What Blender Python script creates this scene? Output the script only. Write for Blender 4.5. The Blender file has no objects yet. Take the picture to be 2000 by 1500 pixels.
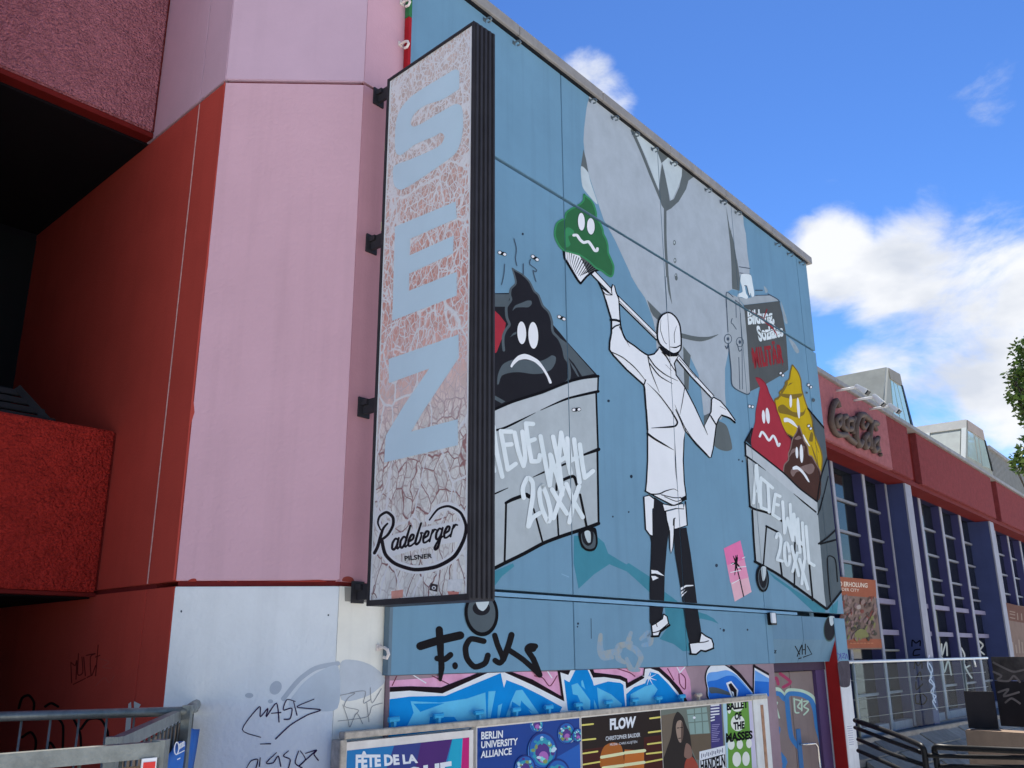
import bpy, bmesh, math, random
from mathutils import Vector, Matrix, Quaternion
from mathutils.geometry import tessellate_polygon
random.seed(7)
sc = bpy.context.scene
col = sc.collection
R = math.radians

# ------------------------------------------------------------------ camera
FPX, HOR, ROLL, CAMZ = 1748.2, 521.8, 0.00543, 2.3        # focal length etc. in pixels of a 2000 x 1500 frame
TH = math.atan(HOR / FPX)
C0 = Vector((0, 0, CAMZ))
_X = Vector((1, 0, 0)); FW = Vector((0, math.cos(TH), math.sin(TH))); _U = Vector((0, -math.sin(TH), math.cos(TH)))
RT = _X * math.cos(ROLL) - _U * math.sin(ROLL); UP = _X * math.sin(ROLL) + _U * math.cos(ROLL)
cd = bpy.data.cameras.new('camera'); cam = bpy.data.objects.new('camera', cd); col.objects.link(cam)
cd.sensor_width = 36; cd.lens = FPX / 2000 * 36; cd.clip_start = .05; cd.clip_end = 3000
m3 = Matrix((RT, UP, -FW)).transposed()
cam.matrix_world = Matrix.Translation(C0) @ m3.to_4x4()
sc.camera = cam
sc.render.resolution_x, sc.render.resolution_y = 1024, 768

def ray(px, py): return RT * ((px - 1000) / FPX) + UP * ((750 - py) / FPX) + FW

# ------------------------------------------------------------------ world, sun, exposure
SUN_EL, SUN_AZ = 61, 20
w = bpy.data.worlds.new('World'); sc.world = w; w.use_nodes = True
nt = w.node_tree; nt.nodes.clear()
def N(t, **k):
    n = nt.nodes.new(t)
    for a, b in k.items(): setattr(n, a, b)
    return n
def math_(op, a, b=None, c=None):
    n = N('ShaderNodeMath', operation=op)
    for i, v in enumerate((a, b, c)):
        if v is None: continue
        if isinstance(v, (int, float)): n.inputs[i].default_value = v
        else: nt.links.new(v, n.inputs[i])
    return n.outputs[0]
sky = N('ShaderNodeTexSky', sky_type='NISHITA', sun_disc=False, sun_elevation=R(SUN_EL), sun_rotation=R(SUN_AZ))
sky.air_density = 1.0; sky.dust_density = .05; sky.ozone_density = 4.0; sky.altitude = 300
gam = N('ShaderNodeGamma'); gam.inputs[1].default_value = 1.52; nt.links.new(sky.outputs[0], gam.inputs[0])
tc = N('ShaderNodeTexCoord')
mp = N('ShaderNodeMapping'); mp.inputs['Scale'].default_value = (1, 1, 1.9)
nt.links.new(tc.outputs['Generated'], mp.inputs['Vector'])
n1 = N('ShaderNodeTexNoise'); n1.inputs['Scale'].default_value = 6.5; n1.inputs['Detail'].default_value = 8; n1.inputs['Roughness'].default_value = .6
n1.inputs['Distortion'].default_value = .25
nt.links.new(mp.outputs[0], n1.inputs['Vector'])
n2 = N('ShaderNodeTexNoise'); n2.inputs['Scale'].default_value = 11; n2.inputs['Detail'].default_value = 4
nt.links.new(mp.outputs[0], n2.inputs['Vector'])
bias = 0.0
CLOUDS = [(1640, 505, .085, .46), (1780, 530, .11, .46), (1930, 560, .12, .46), (1760, 620, .09, .40), (1720, 720, .075, .42), (1810, 710, .09, .38), (1900, 670, .11, .44), (1970, 780, .10, .46),
          (1850, 830, .08, .34), (1190, 190, .05, .30), (1150, 150, .05, .27), (1960, 200, .06, .20), (1600, 370, .05, .10), (2250, 640, .2, .46), (2350, 880, .2, .45)]
for (px, py, rad, amp) in CLOUDS:
    d = ray(px, py).normalized()
    vm = N('ShaderNodeVectorMath', operation='DISTANCE'); vm.inputs[1].default_value = d
    nt.links.new(tc.outputs['Generated'], vm.inputs[0])
    mr = N('ShaderNodeMapRange', interpolation_type='SMOOTHSTEP')
    mr.inputs['From Min'].default_value = rad; mr.inputs['From Max'].default_value = rad * .25
    mr.inputs['To Min'].default_value = 0; mr.inputs['To Max'].default_value = amp
    nt.links.new(vm.outputs['Value'], mr.inputs['Value'])
    bias = math_('MAXIMUM', bias, mr.outputs[0])
dens = math_('ADD', math_('MULTIPLY', n1.outputs[0], 1.0), bias)
dens = math_('ADD', dens, math_('MULTIPLY', math_('SUBTRACT', n2.outputs[0], .5), .25))
mr = N('ShaderNodeMapRange', interpolation_type='SMOOTHSTEP'); mr.inputs['From Min'].default_value = .66; mr.inputs['From Max'].default_value = .98
nt.links.new(dens, mr.inputs['Value'])
shade = N('ShaderNodeMix', data_type='RGBA'); shade.inputs[6].default_value = (10.0, 10.2, 10.6, 1); shade.inputs[7].default_value = (7.2, 7.7, 8.7, 1)
mr2 = N('ShaderNodeMapRange'); mr2.inputs['From Min'].default_value = .44; mr2.inputs['From Max'].default_value = .70
nt.links.new(n2.outputs[0], mr2.inputs['Value']); nt.links.new(mr2.outputs[0], shade.inputs[0])
mix = N('ShaderNodeMix', data_type='RGBA')
nt.links.new(mr.outputs[0], mix.inputs[0]); hsv = N('ShaderNodeHueSaturation'); hsv.inputs['Saturation'].default_value = 1.03; hsv.inputs['Value'].default_value = .71; nt.links.new(gam.outputs[0], hsv.inputs['Color']); nt.links.new(hsv.outputs[0], mix.inputs[6]); nt.links.new(shade.outputs[2], mix.inputs[7])
bg = N('ShaderNodeBackground'); bg.inputs['Strength'].default_value = .05
nt.links.new(mix.outputs[2], bg.inputs['Color'])
nt.links.new(bg.outputs[0], N('ShaderNodeOutputWorld').inputs[0])
sl = bpy.data.lights.new('sun', 'SUN'); sl.energy = 5.0; sl.angle = R(.53); sl.color = (1, .95, .87)
so = bpy.data.objects.new('sun', sl); col.objects.link(so)
sd = Vector((math.sin(R(SUN_AZ)) * math.cos(R(SUN_EL)), math.cos(R(SUN_AZ)) * math.cos(R(SUN_EL)), math.sin(R(SUN_EL))))
so.rotation_euler = sd.to_track_quat('Z', 'Y').to_euler(); so.location = (0, 0, 30)
sc.view_settings.view_transform = 'Standard'; sc.view_settings.look = 'None'; sc.view_settings.gamma = 1
sc.view_settings.exposure = .96
sc.view_settings.use_curve_mapping = False
sc.render.engine = 'CYCLES'; sc.cycles.max_bounces = 5; sc.cycles.diffuse_bounces = 3; sc.cycles.glossy_bounces = 2; sc.cycles.transparent_max_bounces = 6; sc.cycles.caustics_reflective = False; sc.cycles.caustics_refractive = False

# ------------------------------------------------------------------ materials
def lin(c):
    c = c / 255
    return c / 12.92 if c <= .04045 else ((c + .055) / 1.055) ** 2.4
ILL = (.66, .76, .90)
def alb(r, g, b): return tuple(min(.86, max(.004, lin(v) / k)) for v, k in zip((r, g, b), ILL))
MC = {}
def mat(name, rgb, rough=.75, var=.10, scale=3.0, bump=0.0, bscale=60.0, metal=0.0, streak=0.0, spec=.12, raw=False, bdist=.01):
    if name in MC: return MC[name]
    m = bpy.data.materials.new(name); m.use_nodes = True; t = m.node_tree; b = t.nodes['Principled BSDF']
    c = rgb if raw else alb(*rgb)
    b.inputs['Roughness'].default_value = rough; b.inputs['Metallic'].default_value = metal; b.inputs['Specular IOR Level'].default_value = spec
    tcn = t.nodes.new('ShaderNodeTexCoord'); src = tcn.outputs['Object']
    if var > 0:
        no = t.nodes.new('ShaderNodeTexNoise'); no.inputs['Scale'].default_value = scale; no.inputs['Detail'].default_value = 5; no.inputs['Roughness'].default_value = .65
        t.links.new(src, no.inputs['Vector'])
        rp = t.nodes.new('ShaderNodeValToRGB'); e = rp.color_ramp.elements
        e[0].position = .3; e[1].position = .72
        e[0].color = tuple(x * (1 - var) for x in c) + (1,); e[1].color = tuple(min(.9, x * (1 + var)) for x in c) + (1,)
        t.links.new(no.outputs[0], rp.inputs[0]); out = rp.outputs[0]
        if streak > 0:
            mp = t.nodes.new('ShaderNodeMapping'); mp.inputs['Scale'].default_value = (7, 7, .35)
            t.links.new(src, mp.inputs[0])
            ns = t.nodes.new('ShaderNodeTexNoise'); ns.inputs['Scale'].default_value = 1.4; ns.inputs['Detail'].default_value = 6
            t.links.new(mp.outputs[0], ns.inputs['Vector'])
            r2 = t.nodes.new('ShaderNodeMapRange'); r2.inputs['From Min'].default_value = .52; r2.inputs['From Max'].default_value = .8
            r2.inputs['To Max'].default_value = streak; t.links.new(ns.outputs[0], r2.inputs['Value'])
            mx = t.nodes.new('ShaderNodeMix'); mx.data_type = 'RGBA'; mx.inputs[7].default_value = tuple(x * .55 for x in c) + (1,)
            t.links.new(r2.outputs[0], mx.inputs[0]); t.links.new(out, mx.inputs[6]); out = mx.outputs[2]
        t.links.new(out, b.inputs['Base Color'])
    else: b.inputs['Base Color'].default_value = tuple(c) + (1,)
    if bump > 0:
        nb = t.nodes.new('ShaderNodeTexNoise'); nb.inputs['Scale'].default_value = bscale; nb.inputs['Detail'].default_value = 4
        t.links.new(src, nb.inputs['Vector'])
        bp = t.nodes.new('ShaderNodeBump'); bp.inputs['Strength'].default_value = bump; bp.inputs['Distance'].default_value = bdist
        t.links.new(nb.outputs[0], bp.inputs['Height']); t.links.new(bp.outputs[0], b.inputs['Normal'])
    MC[name] = m; return m

def rough_cast(name, rgb, scale=38, amt=.45):
    """coarse pebble-dash plaster"""
    m = mat(name, rgb, rough=.85, var=.16, scale=9)
    t = m.node_tree; b = t.nodes['Principled BSDF']
    tcn = t.nodes.new('ShaderNodeTexCoord')
    nz = t.nodes.new('ShaderNodeTexNoise'); nz.inputs['Scale'].default_value = scale; nz.inputs['Detail'].default_value = 3; nz.inputs['Distortion'].default_value = 1.2
    vo = t.nodes.new('ShaderNodeTexVoronoi'); vo.inputs['Scale'].default_value = scale * 1.6
    t.links.new(tcn.outputs['Object'], nz.inputs['Vector']); t.links.new(tcn.outputs['Object'], vo.inputs['Vector'])
    ad = t.nodes.new('ShaderNodeMath'); ad.operation = 'SUBTRACT'; t.links.new(nz.outputs[0], ad.inputs[0]); 
    ml = t.nodes.new('ShaderNodeMath'); ml.operation = 'MULTIPLY'; ml.inputs[1].default_value = .6; t.links.new(vo.outputs['Distance'], ml.inputs[0]); t.links.new(ml.outputs[0], ad.inputs[1])
    bp = t.nodes.new('ShaderNodeBump'); bp.inputs['Strength'].default_value = 1.0; bp.inputs['Distance'].default_value = amt * .06
    t.links.new(ad.outputs[0], bp.inputs['Height']); t.links.new(bp.outputs[0], b.inputs['Normal'])
    return m

BLUE = mat('mural_blue_paint', (95, 136, 169), rough=.6, var=.07, scale=1.3, bump=.12, bscale=90, streak=.22)
BLUE_D = mat('joint_paint', (52, 78, 104), rough=.7, var=.1)
PINK = mat('pink_wall_paint', (183, 156, 178), rough=.7, var=.05, scale=1.1, bump=.3, bscale=34, bdist=.014, streak=.16)
LAV = mat('lavender_wall_paint', (176, 158, 184), rough=.7, var=.045, scale=1.6, bump=.2, bscale=55, streak=.08)
REDW = mat('red_wall_paint', (160, 68, 63), rough=.65, var=.07, scale=1.8, bump=.2, bscale=60, streak=.16)
WHITEW = mat('pale_blue_white_paint', (196, 219, 235), rough=.65, var=.045, scale=2.4, bump=.3, bscale=34, bdist=.014, streak=.14)
STRIPP = mat('dusty_pink_paint', (170, 132, 150), rough=.7, var=.06, scale=2, bump=.2, bscale=55, streak=.2)
STRIPW = mat('grey_white_paint', (196, 206, 212), rough=.7, var=.08, scale=2, bump=.2, bscale=55, streak=.3)
CAST_P = rough_cast('pebble_pink', (160, 108, 124), scale=30, amt=.8)
CAST_R = rough_cast('pebble_red', (142, 42, 39), scale=26, amt=.5)
BAND_R = mat('dark_red_paint', (92, 26, 26), rough=.7, var=.1)
GROOVE = mat('groove_red', (96, 34, 38), rough=.8, var=.15, scale=8)
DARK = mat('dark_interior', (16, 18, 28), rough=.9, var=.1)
COPE = mat('zinc_coping', (126, 130, 136), rough=.5, var=.16, scale=5, streak=.25)
BLK = mat('black_paint', (17, 18, 23), rough=.7, spec=.04, var=.12, scale=6)
WHT = mat('white_paint', (203, 220, 240), rough=.6, var=.04, scale=2.5)
GALV = mat('galvanised_steel', (112, 122, 128), rough=.45, var=.28, scale=12, metal=.6, bump=.15, bscale=120)
BMET = mat('black_metal', (30, 32, 38), rough=.4, var=.15, scale=10, metal=.3)
GREYCONC = mat('grey_concrete', (140, 145, 150), rough=.85, var=.15, scale=4, bump=.3, bscale=70)

def glass_dark():
    m = bpy.data.materials.new('window_glass'); m.use_nodes = True; b = m.node_tree.nodes['Principled BSDF']
    b.inputs['Base Color'].default_value = (.012, .015, .018, 1); b.inputs['Roughness'].default_value = .06; b.inputs['Specular IOR Level'].default_value = .16
    return m
GLASSD = glass_dark()
def clear_glass(name, tint=(.9, .96, .97), refl=1.0):
    m = bpy.data.materials.new(name); m.use_nodes = True; t = m.node_tree; t.nodes.clear()
    o = t.nodes.new('ShaderNodeOutputMaterial'); mx = t.nodes.new('ShaderNodeMixShader'); tr = t.nodes.new('ShaderNodeBsdfTransparent'); gl = t.nodes.new('ShaderNodeBsdfGlossy')
    tr.inputs[0].default_value = tint + (1,); gl.inputs['Roughness'].default_value = .03
    mx.inputs[0].default_value = .022
    t.links.new(tr.outputs[0], mx.inputs[1]); t.links.new(gl.outputs[0], mx.inputs[2]); t.links.new(mx.outputs[0], o.inputs[0])
    return m
GLASSC = clear_glass('railing_glass')

# ------------------------------------------------------------------ object helpers
def link(name, me, parent=None, root=None):
    o = bpy.data.objects.new(name, me); col.objects.link(o)
    if parent is not None:
        o.parent = parent
        o.matrix_parent_inverse = Matrix.Translation(-parent.location) if parent.type == 'EMPTY' else Matrix.Identity(4)
    return o
def thing(name, label, cat, loc=(0, 0, 0), group=None):
    o = bpy.data.objects.new(name, None); col.objects.link(o); o.location = loc; o.empty_display_size = .2
    o['label'] = label; o['category'] = cat
    if group: o['group'] = group
    return o
def tag(o, label=None, cat=None, group=None, kind=None):
    for k, v in (('label', label), ('category', cat), ('group', group), ('kind', kind)):
        if v: o[k] = v
    return o
def obj(name, bm, mats, parent=None, smooth=False, label=None):
    me = bpy.data.meshes.new(name); bm.normal_update(); bm.to_mesh(me); bm.free()
    for m in (mats if isinstance(mats, (list, tuple)) else [mats]): me.materials.append(m)
    if smooth:
        for p in me.polygons: p.use_smooth = True
    o = link(name, me, parent)
    if label: o['label'] = label
    return o

class Frame:
    """a vertical plane: e runs along it (to the right as seen from outside), n points outside"""
    def __init__(s, O, azdeg):
        a = R(azdeg); s.az = azdeg
        s.e = Vector((math.sin(a), math.cos(a), 0)); s.n = Vector((math.cos(a), -math.sin(a), 0)); s.O = Vector(O); s.O.z = 0
    def p(s, u, z, o=0): return s.O + s.e * u + s.n * o + Vector((0, 0, z))
    def hit(s, px, py, o=0):
        d = ray(px, py); t = (s.O + s.n * o - C0).dot(s.n) / d.dot(s.n); q = C0 + d * t
        return (q - s.O).dot(s.e), q.z
    def hitp(s, px, py, o=0):
        u, z = s.hit(px, py, o); return s.p(u, z, o)
    def side(s, px, py, u):
        """hit the plane at right angles to this one at u; gives offset and height"""
        d = ray(px, py); t = (s.O + s.e * u - C0).dot(s.e) / d.dot(s.e); q = C0 + d * t
        return (q - s.O).dot(s.n), q.z
class Tilt:
    """plane through three points (for painted pieces on a sloping panel)"""
    def __init__(s, a, b, c):
        s.a = a; s.n = (b - a).cross(c - a).normalized()
        if s.n.dot(C0 - a) < 0: s.n = -s.n
    def hitp(s, px, py, o=0):
        d = ray(px, py); q = s.a + s.n * o; return C0 + d * ((q - C0).dot(s.n) / d.dot(s.n))

def hexa(bm, P):
    """P: 8 points, bottom ring then top ring"""
    v = [bm.verts.new(p) for p in P]
    fs = []
    for f in ((3, 2, 1, 0), (4, 5, 6, 7), (0, 1, 5, 4), (1, 2, 6, 5), (2, 3, 7, 6), (3, 0, 4, 7)): fs.append(bm.faces.new([v[i] for i in f]))
    return v
def fbox(bm, F, u0, u1, z0, z1, o0, o1):
    P = [F.p(u, z, o) for z in (z0, z1) for (u, o) in ((u0, o0), (u0, o1), (u1, o1), (u1, o0))]
    return hexa(bm, P)
def fixn(bm): bmesh.ops.recalc_face_normals(bm, faces=bm.faces[:])
def box(name, F, u0, u1, z0, z1, o0, o1, m, parent=None, bev=0, label=None):
    bm = bmesh.new(); fbox(bm, F, u0, u1, z0, z1, o0, o1); fixn(bm)
    if bev: bmesh.ops.bevel(bm, geom=bm.edges[:], offset=bev, segments=2, affect='EDGES', clamp_overlap=True)
    return obj(name, bm, m, parent, label=label)
def tube(bm, pts, r, seg=8, r2=None, caps=True):
    pts = [Vector(p) for p in pts]; rings = []
    n = len(pts); last = None
    for i, p in enumerate(pts):
        d = (pts[min(i + 1, n - 1)] - pts[max(i - 1, 0)]).normalized()
        a = d.cross(Vector((0, 0, 1)))
        if a.length < .01: a = d.cross(Vector((1, 0, 0)))
        a.normalize()
        if last is not None:
            a2 = last - d * last.dot(d)
            if a2.length > .01: a = a2.normalized()
        last = a; b = d.cross(a)
        rr = r if r2 is None else r + (r2 - r) * i / (n - 1)
        if isinstance(r, list): rr = r[i]
        rings.append([bm.verts.new(p + (a * math.cos(t) + b * math.sin(t)) * rr) for t in [2 * math.pi * k / seg for k in range(seg)]])
    for A, B in zip(rings, rings[1:]):
        for k in range(seg): bm.faces.new((A[k], A[(k + 1) % seg], B[(k + 1) % seg], B[k]))
    if caps: bm.faces.new(rings[0][::-1]); bm.faces.new(rings[-1])
def tubeobj(name, pts, r, m, parent=None, seg=8, label=None, smooth=True):
    bm = bmesh.new(); tube(bm, pts, r, seg); fixn(bm); return obj(name, bm, m, parent, smooth=smooth, label=label)
def beam(name, a, b, wdt, h, m, parent=None, up=(0, 0, 1), label=None):
    a, b = Vector(a), Vector(b); d = (b - a).normalized(); s = d.cross(Vector(up)).normalized() * wdt / 2; t = s.cross(d).normalized() * h / 2
    bm = bmesh.new(); hexa(bm, [a - s - t, a + s - t, a + s + t, a - s + t, b - s - t, b + s - t, b + s + t, b - s + t]); fixn(bm)
    return obj(name, bm, m, parent, label=label)

# ------------------------------------------------------------------ tracing of flat paint and print
ZO = dict(A=(940, 350, 5), B=(940, 650, 5), C=(940, 900, 5), D=(1160, 540, 5), E=(1160, 800, 5), F=(1160, 1040, 5), G=(1100, 180, 1500 / 360), H=(1380, 460, 5),
          I=(1400, 700, 5), J=(1380, 980, 5), K=(740, 1200, 5), L=(1040, 1200, 5), M=(1300, 1200, 5), N=(1600, 700, 5), P=(1600, 900, 5), Q=(1600, 1200, 5),
          S=(650, 0, 3.75), T=(650, 400, 3.75), U=(650, 800, 3.75), V=(300, 1000, 3), W=(0, 1000, 3), X=(0, 0, 1))
def Z(*a):
    """Z('A',(x,y),...,'B',(x,y),...) -> photograph pixels"""
    out = []; z = None
    for v in a:
        if isinstance(v, str): z = ZO[v]
        else: out.append((z[0] + v[0] / z[2], z[1] + v[1] / z[2]))
    return out
def catmull(P, closed, n=5):
    if len(P) < 3: return list(P)
    out = []; L = len(P); rng = range(L) if closed else range(L - 1)
    for i in rng:
        g = (lambda k: P[k % L]) if closed else (lambda k: P[max(0, min(L - 1, k))])
        p0, p1, p2, p3 = g(i - 1), g(i), g(i + 1), g(i + 2)
        # corners stay sharp: no overshoot where the turn is abrupt
        for k in range(n):
            t = k / n; t2 = t * t; t3 = t2 * t
            out.append(tuple(.5 * (2 * p1[j] + (p2[j] - p0[j]) * t * .8 + (-(p2[j] - p0[j]) * .8 * 1 + 0) * 0 +
                       (2 * p0[j] * 0) + 0) if False else
                       ((2 * t3 - 3 * t2 + 1) * p1[j] + (t3 - 2 * t2 + t) * .4 * (p2[j] - p0[j]) + (-2 * t3 + 3 * t2) * p2[j] + (t3 - t2) * .4 * (p3[j] - p1[j])) for j in (0, 1)))
    if not closed: out.append(tuple(P[-1]))
    return out
def ell(cx, cy, rx, ry, tilt=0, n=22):
    c, s = math.cos(R(tilt)), math.sin(R(tilt))
    return [(cx + rx * math.cos(t) * c - ry * math.sin(t) * s, cy + rx * math.cos(t) * s + ry * math.sin(t) * c) for t in [2 * math.pi * k / n for k in range(n)]]

class Paint:
    """collects flat coloured shapes given in photograph pixels, lays them on a plane as thin coats of paint"""
    STEP = .00008
    def __init__(s, frame, base=.0008, clip=None, map=None):
        s.F = frame; s.base = base; s.clip = clip; s.k = 0; s.tris = []; s.mats = []; s.map = map
    def _mi(s, m):
        if m not in s.mats: s.mats.append(m)
        return s.mats.index(m)
    def fill(s, m, pts, smooth=True, n=5):
        P = catmull(pts, True, n) if smooth else list(pts)
        T = tessellate_polygon([[Vector((x, y, 0)) for x, y in P]])
        s.k += 1
        s.tris.append((s._mi(m), s.k, P, [tuple(t) for t in T])); return s
    def stroke(s, m, pts, wd, smooth=True, taper=(1, 1), cap=True, n=5):
        P = catmull(pts, False, n) if smooth and len(pts) > 2 else list(pts)
        Q = [P[0]]
        for p in P[1:]:
            if math.hypot(p[0] - Q[-1][0], p[1] - Q[-1][1]) > .12: Q.append(p)
        P = Q; L = len(P)
        if L < 2: return s
        acc = [0]
        for a, b in zip(P, P[1:]): acc.append(acc[-1] + math.hypot(b[0] - a[0], b[1] - a[1]))
        V = []; T = []
        for i, p in enumerate(P):
            a, b = P[max(0, i - 1)], P[min(L - 1, i + 1)]
            dx, dy = b[0] - a[0], b[1] - a[1]; l = math.hypot(dx, dy) or 1; dx /= l; dy /= l
            t = acc[i] / acc[-1]
            tp = taper[0] + (1 - taper[0]) * min(1, t * 2.2) if t < .5 else taper[1] + (1 - taper[1]) * min(1, (1 - t) * 2.2)
            h = wd / 2 * tp
            V += [(p[0] - dy * h, p[1] + dx * h), (p[0] + dy * h, p[1] - dx * h)]
            if i: k = 2 * i; T += [(k - 2, k - 1, k + 1), (k - 2, k + 1, k)]
        if cap:
            for i, (a, b) in ((0, (1, 0)), (L - 1, (0, 1))):
                p = P[i]; q = P[1] if i == 0 else P[L - 2]
                ang = math.atan2(p[1] - q[1], p[0] - q[0]); tp = taper[0] if i == 0 else taper[1]; h = wd / 2 * tp
                if h < .6: continue
                c = len(V); V.append(p)
                for j in range(7): V.append((p[0] + h * math.cos(ang + math.pi / 2 - math.pi * j / 6), p[1] + h * math.sin(ang + math.pi / 2 - math.pi * j / 6)))
                T += [(c, c + 1 + j, c + 2 + j) for j in range(6)]
        s.k += 1; s.tris.append((s._mi(m), s.k, V, T)); return s
    def lines(s, m, wd, *ls, **k):
        for l in ls: s.stroke(m, l, wd, **k)
        return s
    def text(s, m, txt, quad, bold=.02, size=1):
        """text stretched into a pixel quad: top left, top right, bottom right, bottom left"""
        V, T = glyphs(txt, bold)
        x0 = min(v[0] for v in V); x1 = max(v[0] for v in V); y0 = min(v[1] for v in V); y1 = max(v[1] for v in V)
        tl, tr, br, bl = quad; P = []
        for x, y in V:
            a = (x - x0) / (x1 - x0); b = (y - y0) / (y1 - y0)
            P.append(tuple((1 - a) * ((1 - b) * bl[j] + b * tl[j]) + a * ((1 - b) * br[j] + b * tr[j]) for j in (0, 1)))
        s.k += 1; s.tris.append((s._mi(m), s.k, P, T)); return s
    def build(s, name, parent=None, label=None):
        bm = bmesh.new()
        for mi, k, P, T in s.tris:
            vs = []
            o = s.base + k * s.STEP
            for x, y in P: vs.append(bm.verts.new(s.F.hitp(x, y, o)))
            for t in T:
                if len(set(t)) < 3: continue
                try: f = bm.faces.new([vs[i] for i in t]); f.material_index = mi
                except ValueError: pass
        bmesh.ops.delete(bm, geom=[v for v in bm.verts if not v.link_faces], context='VERTS')
        nn = s.F.n
        bm.normal_update()
        bmesh.ops.reverse_faces(bm, faces=[f for f in bm.faces if f.normal.dot(nn) < 0])
        if s.clip: s.clip(bm)
        return obj(name, bm, s.mats, parent, label=label)
GC = {}
def glyphs(txt, bold):
    if (txt, bold) in GC: return GC[(txt, bold)]
    cu = bpy.data.curves.new('t', 'FONT'); cu.body = txt; cu.size = 1; cu.offset = bold; cu.resolution_u = 3; cu.fill_mode = 'FRONT'; cu.dimensions = '2D'
    o = bpy.data.objects.new('t', cu); col.objects.link(o)
    bpy.context.view_layer.update()
    ev = o.evaluated_get(bpy.context.evaluated_depsgraph_get()); me = ev.to_mesh()
    me.calc_loop_triangles()
    V = [(v.co.x, v.co.y) for v in me.vertices]; T = [tuple(t.vertices) for t in me.loop_triangles]
    ev.to_mesh_clear(); bpy.data.objects.remove(o); bpy.data.curves.remove(cu)
    GC[(txt, bold)] = (V, T); return V, T

# ------------------------------------------------------------------ frames of the place
MU = Frame((0, 7.14, 0), 40.138)                       # mural wall
UL, UR, ZT, ZJ1, ZJ2, ZB = -1.255, 6.885, 7.86, 6.465, 2.725, 2.152
JU = [.785, 2.63, 4.46, 6.51]
PC = MU.p(-1.672, 0, -.05)                              # corner of pink wall and return strip
PK = Frame(PC, 88.02)                                   # pink front wall, u runs to the left in negatives
uPR = PK.hit(391, 645)[0]
PR = PK.p(uPR, 0)
RD = Frame(PR, 133.21)                                  # red wall
uBA = RD.hit(245.5, 715)[0]
BP = Frame(RD.p(uBA, 0), 41.5)                          # balcony parapets
SGu = -1.60
o_, z_ = MU.side(757, 163, SGu)
SG = Frame(MU.p(SGu, 0, o_), 133.88)                    # pylon sign face
RB = Frame(MU.p(6.3, 0, -.7), 39.0)                     # right hand hall
print('pink left', uPR, 'balcony', uBA, 'sign off', o_)

# ------------------------------------------------------------------ ground
bm = bmesh.new()
S = 900
vs = [bm.verts.new(p) for p in ((-S, -S, 0), (S, -S, 0), (S, S, 0), (-S, S, 0))]; bm.faces.new(vs)
PLAZA = mat('plaza_paving', (.50, .49, .47), rough=.85, var=.14, scale=.8, bump=.3, bscale=20, raw=True)
tag(obj('ground', bm, PLAZA), kind='structure')

# ------------------------------------------------------------------ main building
MB = thing('leisure_building', 'pink, red and blue concrete building with a large painted mural on its side wall', 'building', MU.p(0, 0, -1))
G0 = .012                                               # half joint
def mclip(bm, joints=True):
    def cut(co, no): bmesh.ops.bisect_plane(bm, geom=bm.verts[:] + bm.edges[:] + bm.faces[:], dist=1e-6, plane_co=co, plane_no=no)
    def U(p): return (p - MU.O).dot(MU.e)
    lims = [(MU.p(UL, 0), MU.e), (MU.p(UR - .003, 0), MU.e), (Vector((0, 0, ZT)), Vector((0, 0, 1)))]
    gap = []
    for j in JU:
        for s in (-1, 1): lims.append((MU.p(j + s * .005, 0), MU.e))
        gap.append(j)
    for zc, h in ((ZJ1, .016), (ZJ2, .030)):
        for s in (-1, 1): lims.append((Vector((0, 0, zc + s * h)), Vector((0, 0, 1))))
    us = [U(v.co) for v in bm.verts]; zs = [v.co.z for v in bm.verts]
    if not us: return
    a, b, c, d = min(us), max(us), min(zs), max(zs)
    for co, no in lims:
        if no.z > .5:
            if c < co.z < d: cut(co, no)
        elif a < U(co) < b: cut(co, no)
    kill = []
    for f in bm.faces:
        p = f.calc_center_median(); u, z = U(p), p.z
        if u < UL or u > UR - .003 or z > ZT or abs(z - ZJ1) < .015 or abs(z - ZJ2) < .029 or any(abs(u - j) < .0048 for j in gap): kill.append(f)
    bmesh.ops.delete(bm, geom=kill, context='FACES')

# mural panels, each a slab with real joints
cols_ = [UL] + JU + [UR]
UPIL = MU.hit(1634.5, 1262)[0]                          # inner edge of the end pillar
ORED = MU.side(1623, 1400, UPIL)[0]; OLIN = MU.side(1620.5, 1293, UPIL)[0]
print('pillar', UPIL, ORED, OLIN)
NOTCH = (4.62, UPIL - .09)                                    # opening with lintel and door in the lowest row
for r, (z0, z1) in enumerate(((ZJ1 + .016, ZT), (ZJ2 + .030, ZJ1 - .016), (ZB, ZJ2 - .030))):
    for c in range(5):
        a = cols_[c] + (.005 if c else 0); b = cols_[c + 1] - (.005 if c < 4 else 0)
        if r == 2 and c == 3: b = NOTCH[0]; 
        if r == 2 and c == 4: a = NOTCH[1] + .09
        if r == 2 and c == 3: a = JU[2] + .005
        if b - a < .02: continue
        box('wall_panel', MU, a, b, z0, z1, -.14, 0, BLUE, MB, bev=.004)
# sloping drip ledge in the lower joint; paler blue paints in caught sky light
bm = bmesh.new()
a, b = UL + .002, 5.35
def LP(u, z, o): return MU.p(u, z, o)
hexa(bm, [LP(a, ZJ2 - .022, -.1), LP(a, ZJ2 - .022, .006), LP(b, ZJ2 - .022, .006), LP(b, ZJ2 - .022, -.1), LP(a, ZJ2 + .020, -.1), LP(a, ZJ2 + .008, .002), LP(b, ZJ2 + .008, .002), LP(b, ZJ2 + .020, -.1)]); fixn(bm)
obj('drip_ledge', bm, mat('ledge_skylit_blue', (112, 156, 192), rough=.55), MB)
box('backing_wall', MU, UL + .004, UR - .004, 2.79, ZT, -.40, -.10, BLUE_D, MB)
box('backing_wall', MU, UL + .004, NOTCH[0] - .1, .02, 2.78, -.40, -.10, BLUE_D, MB)
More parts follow.
